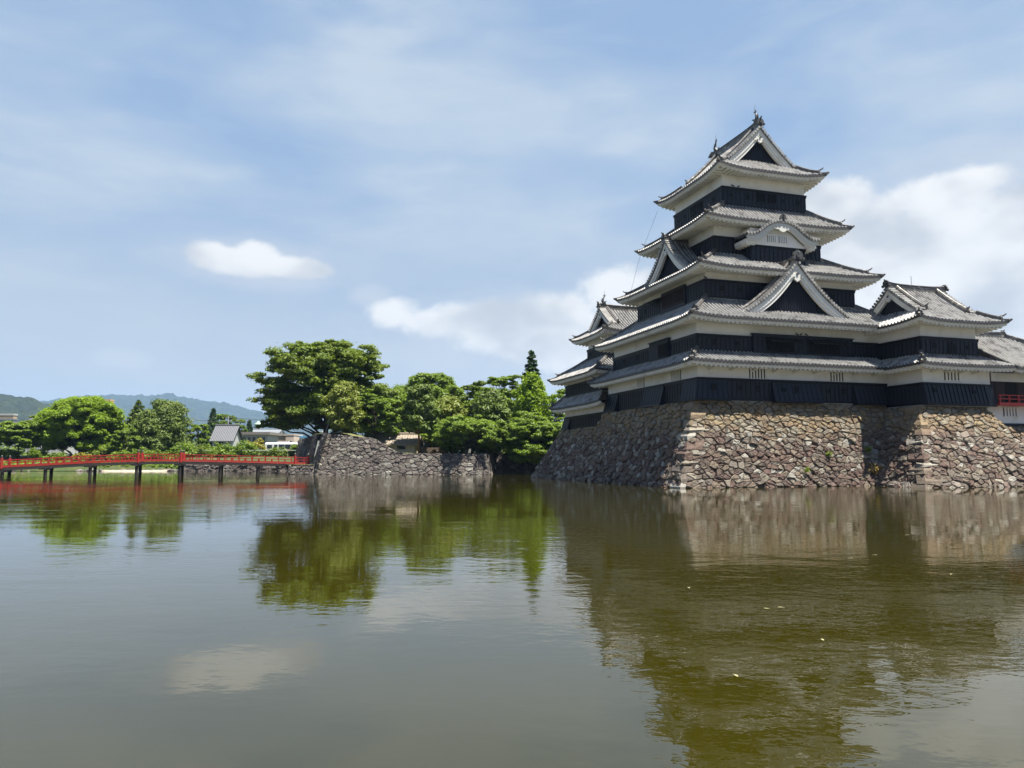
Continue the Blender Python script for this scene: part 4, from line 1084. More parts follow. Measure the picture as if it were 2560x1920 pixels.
# ------------------------------------------------------------------ trees
def leaf_mat(name, c1, c2, trans=.35):
    m = bpy.data.materials.new(name); m.use_nodes = True
    T = NT(m.node_tree); T.n.clear(); out = T.node('ShaderNodeOutputMaterial')
    g = T.node('ShaderNodeNewGeometry'); tc = T.node('ShaderNodeTexCoord')
    f = T.m('ADD', T.m('MULTIPLY', g.outputs['Random Per Island'], .6), T.m('MULTIPLY', T.noise(tc.outputs['Object'], .45, 3), .4))
    c1, c2 = tuple(q * ALB * 1.45 for q in c1), tuple(q * ALB * 1.45 for q in c2)
    col = T.ramp(f, [(.12, c1), (.85, c2)])
    d = T.node('ShaderNodeBsdfPrincipled'); T.l.new(col, d.inputs['Base Color']); d.inputs['Roughness'].default_value = .55; d.inputs['Specular IOR Level'].default_value = .3
    tr = T.node('ShaderNodeBsdfTranslucent'); h = T.node('ShaderNodeHueSaturation'); h.inputs['Saturation'].default_value = 1.15; h.inputs['Value'].default_value = 1.5
    T.l.new(col, h.inputs['Color']); T.l.new(h.outputs[0], tr.inputs[0])
    mx = T.node('ShaderNodeMixShader'); mx.inputs[0].default_value = trans
    T.l.new(d.outputs[0], mx.inputs[1]); T.l.new(tr.outputs[0], mx.inputs[2]); T.l.new(mx.outputs[0], out.inputs[0])
    return m
LF_DARK = leaf_mat('leaf_deep_green', (.052, .085, .013), (.150, .195, .028))
LF_MID = leaf_mat('leaf_mid_green', (.066, .112, .015), (.165, .230, .028))
LF_BRIGHT = leaf_mat('leaf_bright_green', (.090, .150, .011), (.195, .275, .022), .4)
LF_PINE = leaf_mat('pine_needles', (.052, .085, .016), (.125, .165, .032), .2)
LF_PINE2 = leaf_mat('yellowish_pine_needles', (.085, .115, .016), (.175, .200, .034), .25)  # lighter, yellower needles than the other pines
LF_CEDAR = leaf_mat('cedar_needles', (.020, .048, .016), (.052, .092, .026), .15)
LF_YEL = leaf_mat('yellow_green_leaf', (.11, .13, .02), (.30, .25, .05), .4)
LF_RUST = leaf_mat('rusty_leaf', (.15, .075, .02), (.28, .15, .04), .3)
BARK = mat('bark', (.060, .050, .042), .95, .35, 2, .6, 9)
BARK_RED = mat('red_pine_bark', (.19, .095, .06), .95, .35, 2, .6, 9)

def leaves(rs, centers, radii, per, size, flat=.6, upbias=.8, aspect=1.5, shell=.5):
    """leaf quads scattered through clumps; returns verts, faces"""
    n = len(centers); tot = n * per
    C = np.repeat(np.asarray(centers), per, 0); Rr = np.repeat(np.asarray(radii), per, 0)
    d = rs.normal(size=(tot, 3)); d /= np.linalg.norm(d, axis=1)[:, None]
    r = (shell + (1 - shell) * rs.random(tot)) * rs.random(tot) ** .25 * np.where(rs.random(tot) < .22, rs.uniform(1.0, 1.6, tot), 1.0)
    p = C + d * r[:, None] * Rr
    nrm = d * .7 + rs.normal(0, .45, (tot, 3)); nrm[:, 2] += upbias
    nrm /= np.linalg.norm(nrm, axis=1)[:, None]
    t = rs.normal(size=(tot, 3)); t -= (t * nrm).sum(1)[:, None] * nrm; t /= np.linalg.norm(t, axis=1)[:, None]
    b = np.cross(nrm, t); s = size * rs.uniform(.6, 1.35, tot)[:, None]
    q = np.stack([p - t * s * .5 * aspect, p + b * s * .42, p + t * s * .5 * aspect, p - b * s * .42], 1)
    return q.reshape(-1, 3), np.arange(tot * 4).reshape(-1, 4)

def limb(mb, p0, p1, r0, r1, rs, bend=.12, n=6, sag=0.0):
    p0, p1 = np.asarray(p0, float), np.asarray(p1, float); L = np.linalg.norm(p1 - p0)
    t = np.linspace(0, 1, n)[:, None]; w = rs.normal(0, bend * L * .5, 3) * [1, 1, .5]
    path = p0 + (p1 - p0) * t + np.sin(t * np.pi) * w + np.array([0, 0, -sag * L]) * (t ** 2) + rs.normal(0, .02 * L, (n, 3)) * np.sin(t * np.pi)
    mb.tube(path, np.linspace(r0, r1, n), 6)
    return path

def make_tree(name, label, cat, base, H, W, kind, lf, bark=None, seed=0, leaf=.26, dens=1.0, lean=(0, 0), group=None, crown0=.3, lobes=None, trunk_r=None, D=None, extra=()):
    rs = np.random.default_rng(seed); bark = bark or BARK
    base = np.asarray(base, float); D = D or W * .9
    root = thing(name, label, cat, base, rotz=0, group=group)
    tr = MB(); centers, radii = [], []
    r0 = trunk_r or max(.12, H * .022)
    top = base + np.array([lean[0], lean[1], H * .8])
    if kind in ('broad', 'layered'):
        fork = base + np.array([lean[0] * .4, lean[1] * .4, H * crown0 * .9])
        limb(tr, base - [0, 0, .3], fork, r0 * 1.25, r0 * .85, rs, .05)
        lead = limb(tr, fork, base + np.array([lean[0], lean[1], H * .82]), r0 * .8, r0 * .2, rs, .08, 8)
        nl = lobes or max(7, int(W * 1.1))
        lob = []
        zc = H * (crown0 + 1) / 2; rz = H * (1 - crown0) / 2
        for i in range(nl * 2):
            th = 2 * np.pi * (i * .618) + rs.uniform(-.3, .3); v = -.75 + 1.65 * ((i + .5) / (nl * 2)) + rs.uniform(-.12, .12)
            rr = math.sqrt(max(.02, 1 - min(.97, v * v * (1.0 if v > 0 else .55)))) * rs.uniform(.62, .80)
            c = base + np.array([lean[0] + math.cos(th) * rr * W / 2, lean[1] + math.sin(th) * rr * D / 2, zc + v * rz * .80])
            lob.append((c, W * (rs.uniform(.10, .165) if W > 18 else rs.uniform(.14, .21))))
        lob += [(base + np.array([dx, dy, dz]), r) for dx, dy, dz, r in extra]
        for c, r in lob:
            k = rs.integers(1, 6); q = lead[min(len(lead) - 1, k)] if c[2] > lead[k][2] - H * .1 else lead[0] * .6 + fork * .4
            pth = limb(tr, q, c, r0 * .38, .05, rs, .12, 6)
            m = int((9 if kind == 'broad' else 11) * dens * max(1, r / 1.6) ** 1.2)
            for j in range(m):
                d = rs.normal(size=3); d /= np.linalg.norm(d)
                if kind == 'broad':
                    d[2] = abs(d[2]) * .9 - .25
                    cc = c + d * r * rs.uniform(.55, 1.0) * np.array([1, 1, .8]); s = rs.uniform(.55, 1.0) * r * .48
                    rad = (s, s, s * .6)
                else:
                    d[2] *= .45
                    cc = c + d * r * rs.uniform(.4, 1.35) * np.array([1.1, 1.1, 1.0]); s = rs.uniform(.6, 1.15) * r * .44
                    rad = (s * 1.15, s * 1.15, s * .42)
                centers.append(cc); radii.append(rad)
                if rs.random() < .3: limb(tr, pth[3], cc, .05, .02, rs, .1, 4)
        per = int(150 * dens)
    elif kind == 'upright':
        limb(tr, base - [0, 0, .3], base + np.array([0, 0, H * .9]), r0, .06, rs, .03, 8)
        n = int(W * H * 1.1)
        for i in range(n):
            d = rs.normal(size=3); d /= np.linalg.norm(d); q = rs.uniform(.35, .92) ** .6
            c = base + np.array([d[0] * W / 2 * q, d[1] * D / 2 * q, H * (.54 + .42 * d[2] * q)])
            c[:2] = base[:2] + (c[:2] - base[:2]) * (1.0 if d[2] < .2 else 1.12 - .5 * d[2])
            s = W * rs.uniform(.06, .10); centers.append(c); radii.append((s, s, s * 2.0))
            if i % 4 == 0: limb(tr, base + np.array([0, 0, max(.5, (c[2] - base[2]) * .6)]), c, .09, .02, rs, .08, 5)
        per = int(80 * dens)
    elif kind == 'pine':
        limb(tr, base - [0, 0, .3], top, r0, r0 * .3, rs, .05, 9)
        n = int(12 + H * 2.0)
        for i in range(n):
            f = crown0 + (1 - crown0) * (i + .5) / n; th = i * 2.4 + rs.uniform(-.4, .4)
            q = (f - crown0) / (1 - crown0)
            rr = W / 2 * (max(.1, 1 - q * q) ** .5) * min(1, .65 + q * 2) * rs.uniform(.55, .95)
            stem = base + (top - base) * min(1.0, f * 1.05)
            end = np.array([stem[0] + math.cos(th) * rr, stem[1] + math.sin(th) * rr, base[2] + H * f * .97 + rr * .08])
            limb(tr, stem, end, r0 * .25, .03, rs, .08, 5)
            for j in range(4):
                t = .35 + .65 * (j + .5) / 4
                cc = stem + (end - stem) * t + rs.normal(0, .12 * W / 4, 3) * [1, 1, .5]; s = W * rs.uniform(.15, .24)
                centers.append(cc); radii.append((s, s, s * .55))
        centers.append(base + np.array([lean[0], lean[1], H * .93])); radii.append((W * .13, W * .13, H * .07))
        per = int(150 * dens)
    elif kind == 'conifer':
        limb(tr, base - [0, 0, .3], base + np.array([0, 0, H * .99]), r0, .03, rs, .01, 8)
        n = int(H * 1.3)
        for i in range(n):
            f = crown0 + (1 - crown0) * (i + .5) / n; R_ = W / 2 * (1 - (f - crown0) / (1 - crown0)) ** .85 + .12
            m = max(4, int(R_ * 4.5))
            for j in range(m):
                th = 2 * np.pi * (j + rs.uniform(-.3, .3)) / m + i; 
                for t in (.35, .62, .88):
                    if t < .5 and R_ < .7: continue
                    cc = base + np.array([math.cos(th) * R_ * t, math.sin(th) * R_ * t, H * f - R_ * .28 * t + rs.uniform(-.15, .15)])
                    s = max(.2, R_ * .26) * rs.uniform(.8, 1.2); centers.append(cc); radii.append((s, s, s * .45))
        centers.append(base + np.array([0, 0, H * .985])); radii.append((.12, .12, .5))
        per = int(16 * dens)
    elif kind == 'bush':
        n = int(max(8, W * 7 * dens))
        for i in range(n):
            th = rs.uniform(0, 2 * np.pi); r = math.sqrt(rs.random()) * W / 2 * .85; z = H * rs.uniform(.25, .85) * math.sqrt(max(.15, 1 - (r / (W / 2)) ** 2))
            centers.append(base + np.array([math.cos(th) * r, math.sin(th) * r * D / W, z])); s = rs.uniform(.16, .28) * min(H, W * .6); radii.append((s * 1.2, s * 1.2, s))
            if i % 3 == 0: limb(tr, base - [0, 0, .2], centers[-1], .05, .015, rs, .1, 4)
        per = 44
    V, F = leaves(rs, centers, radii, per, leaf, aspect={'conifer': 2.2, 'pine': 2.6}.get(kind, 1.5), upbias=.8 if kind != 'pine' else .5)
    cr = MB().add(V, F).build('crown', lf, root)
    tr.build('trunk', bark, root, smooth=True)
    return root

def T_(name, label, px, ytop, ybase, wpx, Y, kind, lf, cat='tree', zbase=None, **kw):
    """tree from its place in the view: centre px, top, base and width in pixels at distance Y"""
    b = at(px, ybase, Y); z0 = b[2] if zbase is None else zbase
    H = at(px, ytop, Y)[2] - z0; W = wpx * Y / FPX
    return make_tree(name, label, cat, (b[0], b[1], z0), H, W, kind, lf, **kw)

# the great tree over the moat wall
T_('broadleaf_tree', 'huge spreading dark green tree above the high corner of the moat wall', 815, 832, 1086, 320, 124, 'layered', LF_DARK, seed=21, leaf=.30, dens=1.0, crown0=-.02, lobes=25, trunk_r=.62, zbase=5.6, D=14, lean=(-.4, 0), extra=((-8.6, 0, 4.6, 1.9), (-7.4, -1.5, 3.0, 1.8), (-9.6, 1, 7.0, 1.7), (-5.2, -2, 2.6, 1.7), (-6.0, 1, 5.4, 2.0), (-9.4, -1, 2.2, 1.5), (-3.4, -3, 4.6, 1.7), (8.0, 0, 4.5, 1.9), (6.0, -2, 3.4, 1.8), (9.0, 1, 6.5, 1.7), (-7.8, 0, 9.0, 1.7), (-2.2, 0, 15.0, 1.5), (.4, 0, 16.2, 1.6), (2.6, 0, 15.4, 1.6), (-4.6, 0, 13.2, 1.6), (5.0, 0, 13.6, 1.7), (7.4, 0, 10.6, 1.6)))
T_('pine_tree', 'short sunlit yellow green pine in front of the huge tree on the wall', 858, 953, 1085, 104, 111, 'pine', LF_PINE2, bark=BARK_RED, seed=22, leaf=.22, dens=1.5, crown0=.14, zbase=5.6)
T_('broadleaf_tree', 'loose light green tree right of the yellow green pine', 938, 975, 1095, 124, 120, 'layered', LF_MID, seed=23, leaf=.26, dens=1.4, crown0=.08, zbase=4.2)
T_('broadleaf_tree', 'large round headed tree whose double dome tops the trees behind the low house', 1066, 921, 1110, 184, 141, 'broad', LF_MID, seed=24, leaf=.30, dens=1.3, crown0=.0, zbase=3)
T_('broadleaf_tree', 'dense green tree filling the gap behind the low house roof', 985, 955, 1110, 130, 134, 'broad', LF_MID, seed=25, leaf=.30, dens=1.2, crown0=.0, zbase=3)
T_('pine_tree', 'tall red trunked pine standing right beside the low house', 1051, 958, 1120, 96, 116, 'pine', LF_PINE, bark=BARK_RED, seed=26, leaf=.28, dens=1.25, crown0=.34, zbase=3)
T_('pine_tree', 'feathery pine between the red trunked pine and the spreading cherry', 1118, 992, 1122, 116, 122, 'pine', LF_PINE2, bark=BARK_RED, seed=27, leaf=.3, dens=1.3, crown0=.12, zbase=3)
T_('broadleaf_tree', 'dull dark tree top left of the gap in the treeline', 1182, 934, 1110, 80, 140, 'layered', LF_DARK, seed=28, leaf=.30, dens=1.2, crown0=.1, zbase=3)
T_('broadleaf_tree', 'mid green tree top just left of the pointed cedar', 1262, 908, 1110, 110, 146, 'layered', LF_MID, seed=29, leaf=.23, dens=1.4, crown0=.1, zbase=3)
T_('broadleaf_tree', 'bushy green tree behind the forked pine trunk', 1222, 945, 1110, 124, 138, 'broad', LF_MID, seed=30, leaf=.30, dens=1.2, crown0=.0, zbase=3)
T_('pine_tree', 'slender forked pine with bare red trunk near the dark moat corner', 1226, 975, 1122, 104, 117.8, 'pine', LF_PINE, bark=BARK_RED, seed=31, leaf=.28, dens=1.1, crown0=.4, zbase=3)
T_('cedar_tree', 'pointed dark cedar rising above the treeline beside the castle', 1329, 877, 1110, 124, 132, 'conifer', LF_CEDAR, seed=32, leaf=.38, dens=2.0, crown0=.1, zbase=3)
T_('ginkgo_tree', 'vivid light green tree below the cedar, left of the castle eaves', 1335, 920, 1110, 122, 121, 'upright', LF_BRIGHT, seed=33, leaf=.26, dens=1.4, crown0=-.02, zbase=3)
T_('broadleaf_tree', 'green tree peeping out between castle eaves and vivid tree', 1392, 955, 1110, 84, 122, 'broad', LF_MID, seed=34, leaf=.26, dens=1.0, crown0=.1, zbase=3)
T_('cherry_tree', 'low wide spreading cherry on the edge of the moat wall', 1168, 1050, 1135, 176, 112, 'layered', LF_MID, seed=35, leaf=.23, dens=1.5, crown0=.2, zbase=3, lobes=14)
T_('cherry_tree', 'drooping green tree overhanging the water left of the castle base', 1342, 1030, 1150, 165, 112.5, 'layered', LF_MID, seed=36, leaf=.22, dens=1.4, crown0=-.06, zbase=.9, lobes=18)
T_('broadleaf_tree', 'shadowy undergrowth tree behind the dark inner moat wall', 1275, 1050, 1125, 110, 122, 'broad', LF_DARK, seed=37, leaf=.26, dens=1.1, crown0=.02, zbase=3)
T_('broadleaf_tree', 'dim green tree between low house and spreading cherry', 1100, 1050, 1125, 90, 126, 'broad', LF_DARK, seed=38, leaf=.26, dens=1.1, crown0=.1, zbase=3)
T_('broadleaf_tree', 'dense back row tree between double domed tree and dull dark tree', 1140, 965, 1110, 120, 150, 'broad', LF_MID, seed=51, leaf=.30, dens=1.2, crown0=.0, zbase=3)
T_('broadleaf_tree', 'dark back row tree behind the cedar and the vivid green tree', 1300, 985, 1110, 130, 150, 'broad', LF_DARK, seed=52, leaf=.30, dens=1.2, crown0=.0, zbase=3)
T_('broadleaf_tree', 'green back row tree just right of the huge tree', 930, 945, 1110, 120, 146, 'broad', LF_MID, seed=53, leaf=.30, dens=1.2, crown0=.05, zbase=3)
for i_, (px_, yt_, w_, Y_, lab_) in enumerate(((1060, 1100, 60, 128, 'dim shrub behind the dark board fence'), (1130, 1106, 70, 114, 'dim shrub left of the spreading cherry trunk'), (1205, 1104, 70, 114, 'dim shrub right of the spreading cherry trunk'), (1262, 1098, 90, 121, 'dark shrub on the edge of the inner moat wall'), (1310, 1100, 80, 121, 'dark shrub under the drooping tree by the castle base'))):
    T_('shrub', lab_, px_, yt_, 1134, w_, Y_, 'bush', LF_DARK, cat='shrub', seed=90 + i_, leaf=.28, zbase=2.9)
T_('clipped_shrub', 'rounded rusty brown clipped shrub on the lawn edge above the wall', 1095, 1120, 1133, 36, 109.5, 'bush', LF_RUST, cat='shrub', seed=39, leaf=.14, zbase=2.95)
# left bank
T_('broadleaf_tree', 'big bright round headed tree behind the left half of the bridge', 198, 984, 1140, 188, 150, 'broad', LF_BRIGHT, seed=41, leaf=.26, dens=1.4, crown0=-.06, lobes=24, zbase=2.8, trunk_r=.5)
T_('cherry_tree', 'small crooked tree at the left edge behind the bridge', 45, 1052, 1140, 118, 146, 'layered', LF_MID, seed=42, leaf=.30, dens=1.2, crown0=.25, zbase=2.5, lobes=10)
T_('broadleaf_tree', 'dark layered tree between the crooked tree and the bright round tree', 108, 1018, 1140, 76, 158, 'layered', LF_DARK, seed=43, leaf=.26, dens=1.2, crown0=.1, zbase=3)
T_('cedar_tree', 'dark pointed conifer right of the bright round tree', 340, 1002, 1138, 116, 158, 'conifer', LF_PINE, seed=44, leaf=.38, dens=2.2, crown0=.05, zbase=3)
T_('pine_tree', 'broad dense pine with pointed top behind the middle of the bridge', 415, 1003, 1138, 124, 153, 'pine', LF_PINE, seed=45, leaf=.24, dens=2.3, crown0=.0, zbase=2.9)
T_('pine_tree', 'shorter bushy pine between the dark conifer and the broad pine', 372, 1030, 1138, 110, 150, 'pine', LF_PINE, seed=46, leaf=.24, dens=2.2, crown0=.0, zbase=2.9)
T_('broadleaf_tree', 'round green tree left of the grey tiled storehouse', 494, 1051, 1135, 62, 158, 'broad', LF_MID, seed=47, leaf=.26, dens=1.1, crown0=.1, zbase=3)
T_('broadleaf_tree', 'leafy low tree under the dark conifer behind the bridge', 312, 1068, 1140, 80, 146, 'broad', LF_MID, seed=48, leaf=.26, dens=1.0, crown0=.08, zbase=2.5)
for i, (px, yt, w, Y, lf, lab) in enumerate(((460, 1100, 70, 147, LF_MID, 'low leafy shrub at the foot of the broad pine'), (560, 1108, 80, 149, LF_MID, 'wide low green shrub under the storehouse'),
        (640, 1083, 56, 152, LF_YEL, 'yellow green flowering shrub in front of the long low building'), (612, 1098, 70, 149, LF_MID, 'green shrub between storehouse and flowering shrub'),
        (748, 1096, 46, 150, LF_MID, 'green shrub hiding the right end of the white bus'), (20, 1120, 70, 144, LF_DARK, 'dark shrub at the foot of the crooked tree'),
        (90, 1118, 60, 144, LF_MID, 'spiky green shrub left of the bright round tree'), (262, 1112, 60, 145, LF_DARK, 'dark shrub at the right foot of the bright round tree'), (350, 1114, 90, 146, LF_MID, 'pale green shrub below the shorter bushy pine'))):
    T_('shrub', lab, px, yt, 1142, w, Y, 'bush', lf, cat='shrub', seed=60 + i, leaf=.30, zbase=2.3)
for i, (px, yt, w, Y, lf, lab) in enumerate(((140, 1128, 70, 143, LF_MID, 'shrub behind the railing left of the bright round tree trunk'), (206, 1130, 60, 143, LF_YEL, 'pale flowering plants in front of the bright round tree trunk'), (300, 1122, 70, 143.5, LF_MID, 'low leafy shrub behind the railing under the dark conifer'),
        (396, 1120, 80, 144, LF_DARK, 'dark low shrub behind the railing under the broad pine'), (505, 1104, 70, 150, LF_DARK, 'dark shrub in front of the white storehouse wall'), (546, 1102, 60, 151, LF_MID, 'leafy shrub in front of the storehouse window'), (690, 1112, 60, 149.3, LF_DARK, 'dark shrub in front of the bus cab'))):
    T_('shrub', lab, px, yt, 1146, w, Y, 'bush', lf, cat='shrub', seed=120 + i, leaf=.26, zbase=1.9)
T_('cedar_tree', 'distant dark conifer left of the tall round tree behind the storehouse', 531, 1022, 1100, 60, 262, 'conifer', LF_CEDAR, seed=71, leaf=.6, dens=1.6, crown0=.05, zbase=3)
T_('broadleaf_tree', 'distant tall round tree rising behind the storehouse roof', 560, 1018, 1100, 54, 258, 'broad', LF_MID, seed=72, leaf=.6, dens=.9, crown0=.1, zbase=3)
T_('broadleaf_tree', 'distant narrow tree right of the storehouse gable', 593, 1034, 1100, 44, 250, 'broad', LF_MID, seed=73, leaf=.55, dens=.9, crown0=.05, zbase=3)
T_('cedar_tree', 'small distant conifer left of the green domed tower', 622, 1052, 1100, 40, 290, 'conifer', LF_CEDAR, seed=74, leaf=.6, dens=1.6, crown0=.05, zbase=3)
# far-off wood along the foot of the hill, reads as one mass
rs = np.random.default_rng(5); cs, rr = [], []
for i in range(240):
    Y = rs.uniform(380, 620); px = rs.uniform(-80, 830); h = rs.uniform(6, 14)
    cs.append((X(px, Y), Y, 3 + h * .55)); rr.append((rs.uniform(3, 6), rs.uniform(3, 6), h * .6))
V, F = leaves(rs, np.array(cs), np.array(rr), 70, 1.5)
tag(MB().add(V, F).build('distant_wood', LF_DARK), 'distant belt of trees at the foot of the hills', 'wood', kind='stuff')

# plants on the left shore, hedge, tufts on the stone base
cs, rr = [], []
for i in range(330):
    px = rs.uniform(-60, 460); Y = rs.uniform(138.0, 141.5); z = .5 + (Y - 137) * .26
    cs.append((X(px, Y), Y, z)); s = rs.uniform(.3, .65); rr.append((s, s, s * .8))
V, F = leaves(rs, np.array(cs), np.array(rr), 34, .30, aspect=2.2)
tag(MB().add(V, F).build('shore_plants', LF_MID), 'low waterside plants along the left shore under the bridge', 'plants', kind='stuff')
cs, rr = [], []
for px in np.arange(452, 768, 3.0):
    for z in (2.6, 3.2, 3.75): cs.append((X(px, 150), 150 + rs.uniform(-.5, .5), z + rs.uniform(-.1, .1))); rr.append((.5, .5, .4))
V, F = leaves(rs, np.array(cs), np.array(rr), 36, .26)
h = MB().add(V, F).build('hedge', LF_DARK, None, (X(610, 150), 150, 2.3)); h.location = (X(610, 150), 150, 2.3); tag(h, 'long clipped hedge along the road beyond the bridge', 'hedge')
def tuft(a, b, z, s, lf, label, seed):
    r_ = np.random.default_rng(seed); p = cw(a, b, z); mbt = MB()
    for i in range(46):
        th = r_.uniform(0, 2 * np.pi); d = np.array([math.cos(th), math.sin(th) - .5, r_.uniform(.5, 1.4)]); d *= s * r_.uniform(.5, 1) / np.linalg.norm(d)
        q = p + np.array([r_.normal(0, s * .25), r_.normal(0, s * .1), r_.normal(0, s * .2)]); w = np.array([-math.sin(th), math.cos(th), 0]) * s * .07
        mbt.add([q - w, q + w, q + d * .6 + w * .7, q + d * [1, 1, .8], q + d * .6 - w * .7], [(0, 1, 2, 3, 4)])
    solo(mbt, 'weed_tuft', lf, label, 'weeds', p)
LF_STRAW = leaf_mat('straw_weeds', (.26, .20, .09), (.38, .30, .13), .3)
for i, (px, py, s, lf, lab) in enumerate(((2190, 1176, .9, LF_STRAW, 'pale straw coloured weeds in the corner of the stone base'), (2236, 1196, 1.1, LF_RUST, 'brown dry weeds at the foot of the recess in the stone base'),
        (2168, 1126, .5, LF_MID, 'green weed high in the shaded recess of the stone base'), (2070, 1137, .45, LF_MID, 'small green weed in the middle of the sunlit stone base'), (2015, 1178, .4, LF_MID, 'small green weed low on the sunlit stone base'), (2205, 1192, .8, LF_STRAW, 'olive dry grass near the waterline of the recess'))):
    r = ray(px, py); o_ = np.array([0, 0, EYE]); M2 = np.linalg.inv(np.column_stack([U2, V2]))
    # meet the leaning front plane b = 2.45 z / 6.95
    pa = M2 @ (o_[:2] - C0); da = M2 @ r[:2]; kk = 2.45 / 6.95
    t = (kk * o_[2] - pa[1]) / (da[1] - kk * r[2]); p = pa + t * da
    tuft(p[0], p[1] - .12, EYE + t * r[2], s, lf, lab, 80 + i)

# ------------------------------------------------------------------ red bridge
def build_bridge():
    xl, yl = -79.0, 95.0; xr, yr = X(772, 110), 110.0
    L = math.hypot(xr - xl, yr - yl); e = np.array([(xr - xl) / L, (yr - yl) / L, 0]); n = np.array([-e[1], e[0], 0])
    def s_at(px):                                           # arc length where the view column px meets the bridge line
        r = ray(px, 1148); A = np.array([[e[0], -r[0]], [e[1], -r[1]]]); return float(np.linalg.solve(A, np.array([-xl, -yl]))[0])
    s0 = s_at(0); pk = s_at(400)
    deck = lambda s: np.interp(s, [0, s0, s_at(114), s_at(226), s_at(345), s_at(400), s_at(452), s_at(551), s_at(645), s_at(738), L], [.45, 1.17, 1.46, 1.78, 1.97, 2.01, 1.99, 1.88, 1.75, 1.59, 1.50])
    P = lambda s, w, z: np.array([xl, yl, 0]) + e * s + n * w + np.array([0, 0, float(deck(s)) + z])
    root = thing('arched_bridge', 'long vermilion wooden footbridge on dark piers curving gently over the moat', 'bridge', P(pk, 1.6, 0))
    Wd = 3.2
    ss = np.linspace(0, L, 60)
    def run(mb, w, z, hw, hh, s0_=0, s1_=L):
        q = np.linspace(s0_, s1_, max(3, int((s1_ - s0_) / 1.2)))
        mb.sweep([P(s, w, z) for s in q], [(-hw, -hh), (hw, -hh), (hw, hh), (-hw, hh)])
    d = MB()
    run(d, Wd / 2, -.06, Wd / 2, .05); d.build('deck', mat('deck_planks', (.20, .15, .11), .8, .3, 3), root)
    for w in (.12, Wd / 2, Wd - .12):
        g = MB(); run(g, w, -.32, .13, .18); g.build('girder', mat('dark_girder', (.035, .028, .026), .7, .3, 3), root)
    for w in (.06, Wd - .06):
        r = MB()
        run(r, w, .88, .06, .055); run(r, w, .52, .045, .045); run(r, w, .10, .06, .10); run(r, w, -.06, .09, .05)
        k = 0
        for s in np.arange(.9, L, .92):
            if k % 2 == 0: r.box(P(s, w, .1) - .0 * e - [.045, .045, 0], P(s, w, .84) + [.045, .045, 0] - [0, 0, 0] * 1) if False else r.sweep([P(s, w, .1), P(s, w, .86)], [(-.05, -.05), (.05, -.05), (.05, .05), (-.05, .05)], up=(0, 1, 0))
            else: r.sweep([P(s, w, .1), P(s, w, .52)], [(-.08, -.06), (.08, -.06), (.08, .06), (-.08, .06)], up=(0, 1, 0))
            k += 1
        rr_ = r.build('railing', M_VERM2, root)
        for px in (4, 345, 452, 738, 771):
            s = min(L - .05, s_at(px)); c = P(s, w, -.25)
            pm = MB()
            a = np.linspace(0, 2 * np.pi, 12, endpoint=False)
            pm.tube([c, c + [0, 0, 1.42]], .165, 12)
            pm.build('rail_post', M_VERM2, rr_)
            fm = MB(); fm.tube([c + [0, 0, z] for z in (1.42, 1.47, 1.50, 1.53, 1.60, 1.68, 1.74, 1.80)], [.13, .15, .09, .09, .14, .13, .07, .015], 10)
            fm.build('post_finial', mat('dark_bronze', (.10, .11, .10), .5, .2, 5, metal=.6), rr_)
    wood = mat('dark_pier_timber', (.022, .018, .017), .75, .4, 3, col2=(.10, .09, .08), c2scale=2, c2lo=.6, c2hi=.75)
    for px in (-110, -50, 6, 114, 226, 342, 450, 551, 645, 722):
        s = s_at(px) if px < 740 else L - 1
        pm = MB()
        for w in (.25, Wd - .25):
            b = P(s, w, 0); t = b.copy(); t[2] -= .5; b[2] = -1.4
            pm.tube([b, t], .215, 10)
        c0, c1 = P(s, -.25, -.58), P(s, Wd + .25, -.58)
        pm.sweep([c0, c1], [(-.15, -.14), (.15, -.14), (.15, .14), (-.15, .14)])
        cc = P(s, .1, -.44); pm.sweep([P(s - .75, .12, -.56), P(s + .75, .12, -.56)], [(-.11, -.07), (.11, -.07), (.11, .07), (-.11, .07)])
        pm.build('pier', wood, root)
    return root
build_bridge()
mb = MB()
pts = np.array([(x, 136.2 + 1.0 * math.sin(i * .9) * .4) for i, x in enumerate(np.linspace(X(255, 136), X(420, 136), 14))])
mb.grid(np.stack([np.column_stack([pts[:, 0], pts[:, 1] - .7 * np.sin(np.linspace(.1, 3.0, 14)), np.full(14, -.05)]), np.column_stack([pts, np.full(14, .16)]), np.column_stack([pts[:, 0], pts[:, 1] + 1.6, np.full(14, .3)])], 1))
struct(mb, 'sand_strip', mat('pale_sand', (.42, .36, .28), .95, .15, 3))
cs = MB()
for i in range(70):
    px = rs.uniform(0, 455); Y = 136.7 + rs.uniform(-.2, .5); r_ = rs.uniform(.18, .42); c = np.array([X(px, Y), Y, rs.uniform(-.02, .25)])
    a = rs.normal(0, 1, (14, 3)); a /= np.linalg.norm(a, axis=1)[:, None]
    th = np.linspace(0, 2 * np.pi, 8)[:-1]
    ring = [np.array([(math.cos(t) * r_ * k * rs.uniform(.8, 1.2) * 1.4, math.sin(t) * r_ * k, h * r_) for t in th]) for k, h in ((1, -.6), (1.0, .1), (.6, .55))]
    V = np.vstack(ring + [np.array([[0, 0, .65 * r_]])]) + c
    F = [(q * 7 + j, q * 7 + (j + 1) % 7, (q + 1) * 7 + (j + 1) % 7, (q + 1) * 7 + j) for q in (0, 1) for j in range(7)] + [(14 + j, 14 + (j + 1) % 7, 21) for j in range(7)]
    cs.add(V, F)
tag(cs.build('shore_rocks', M_STONE_GREY), 'edging rocks along the left waterline', 'rocks', kind='stuff')

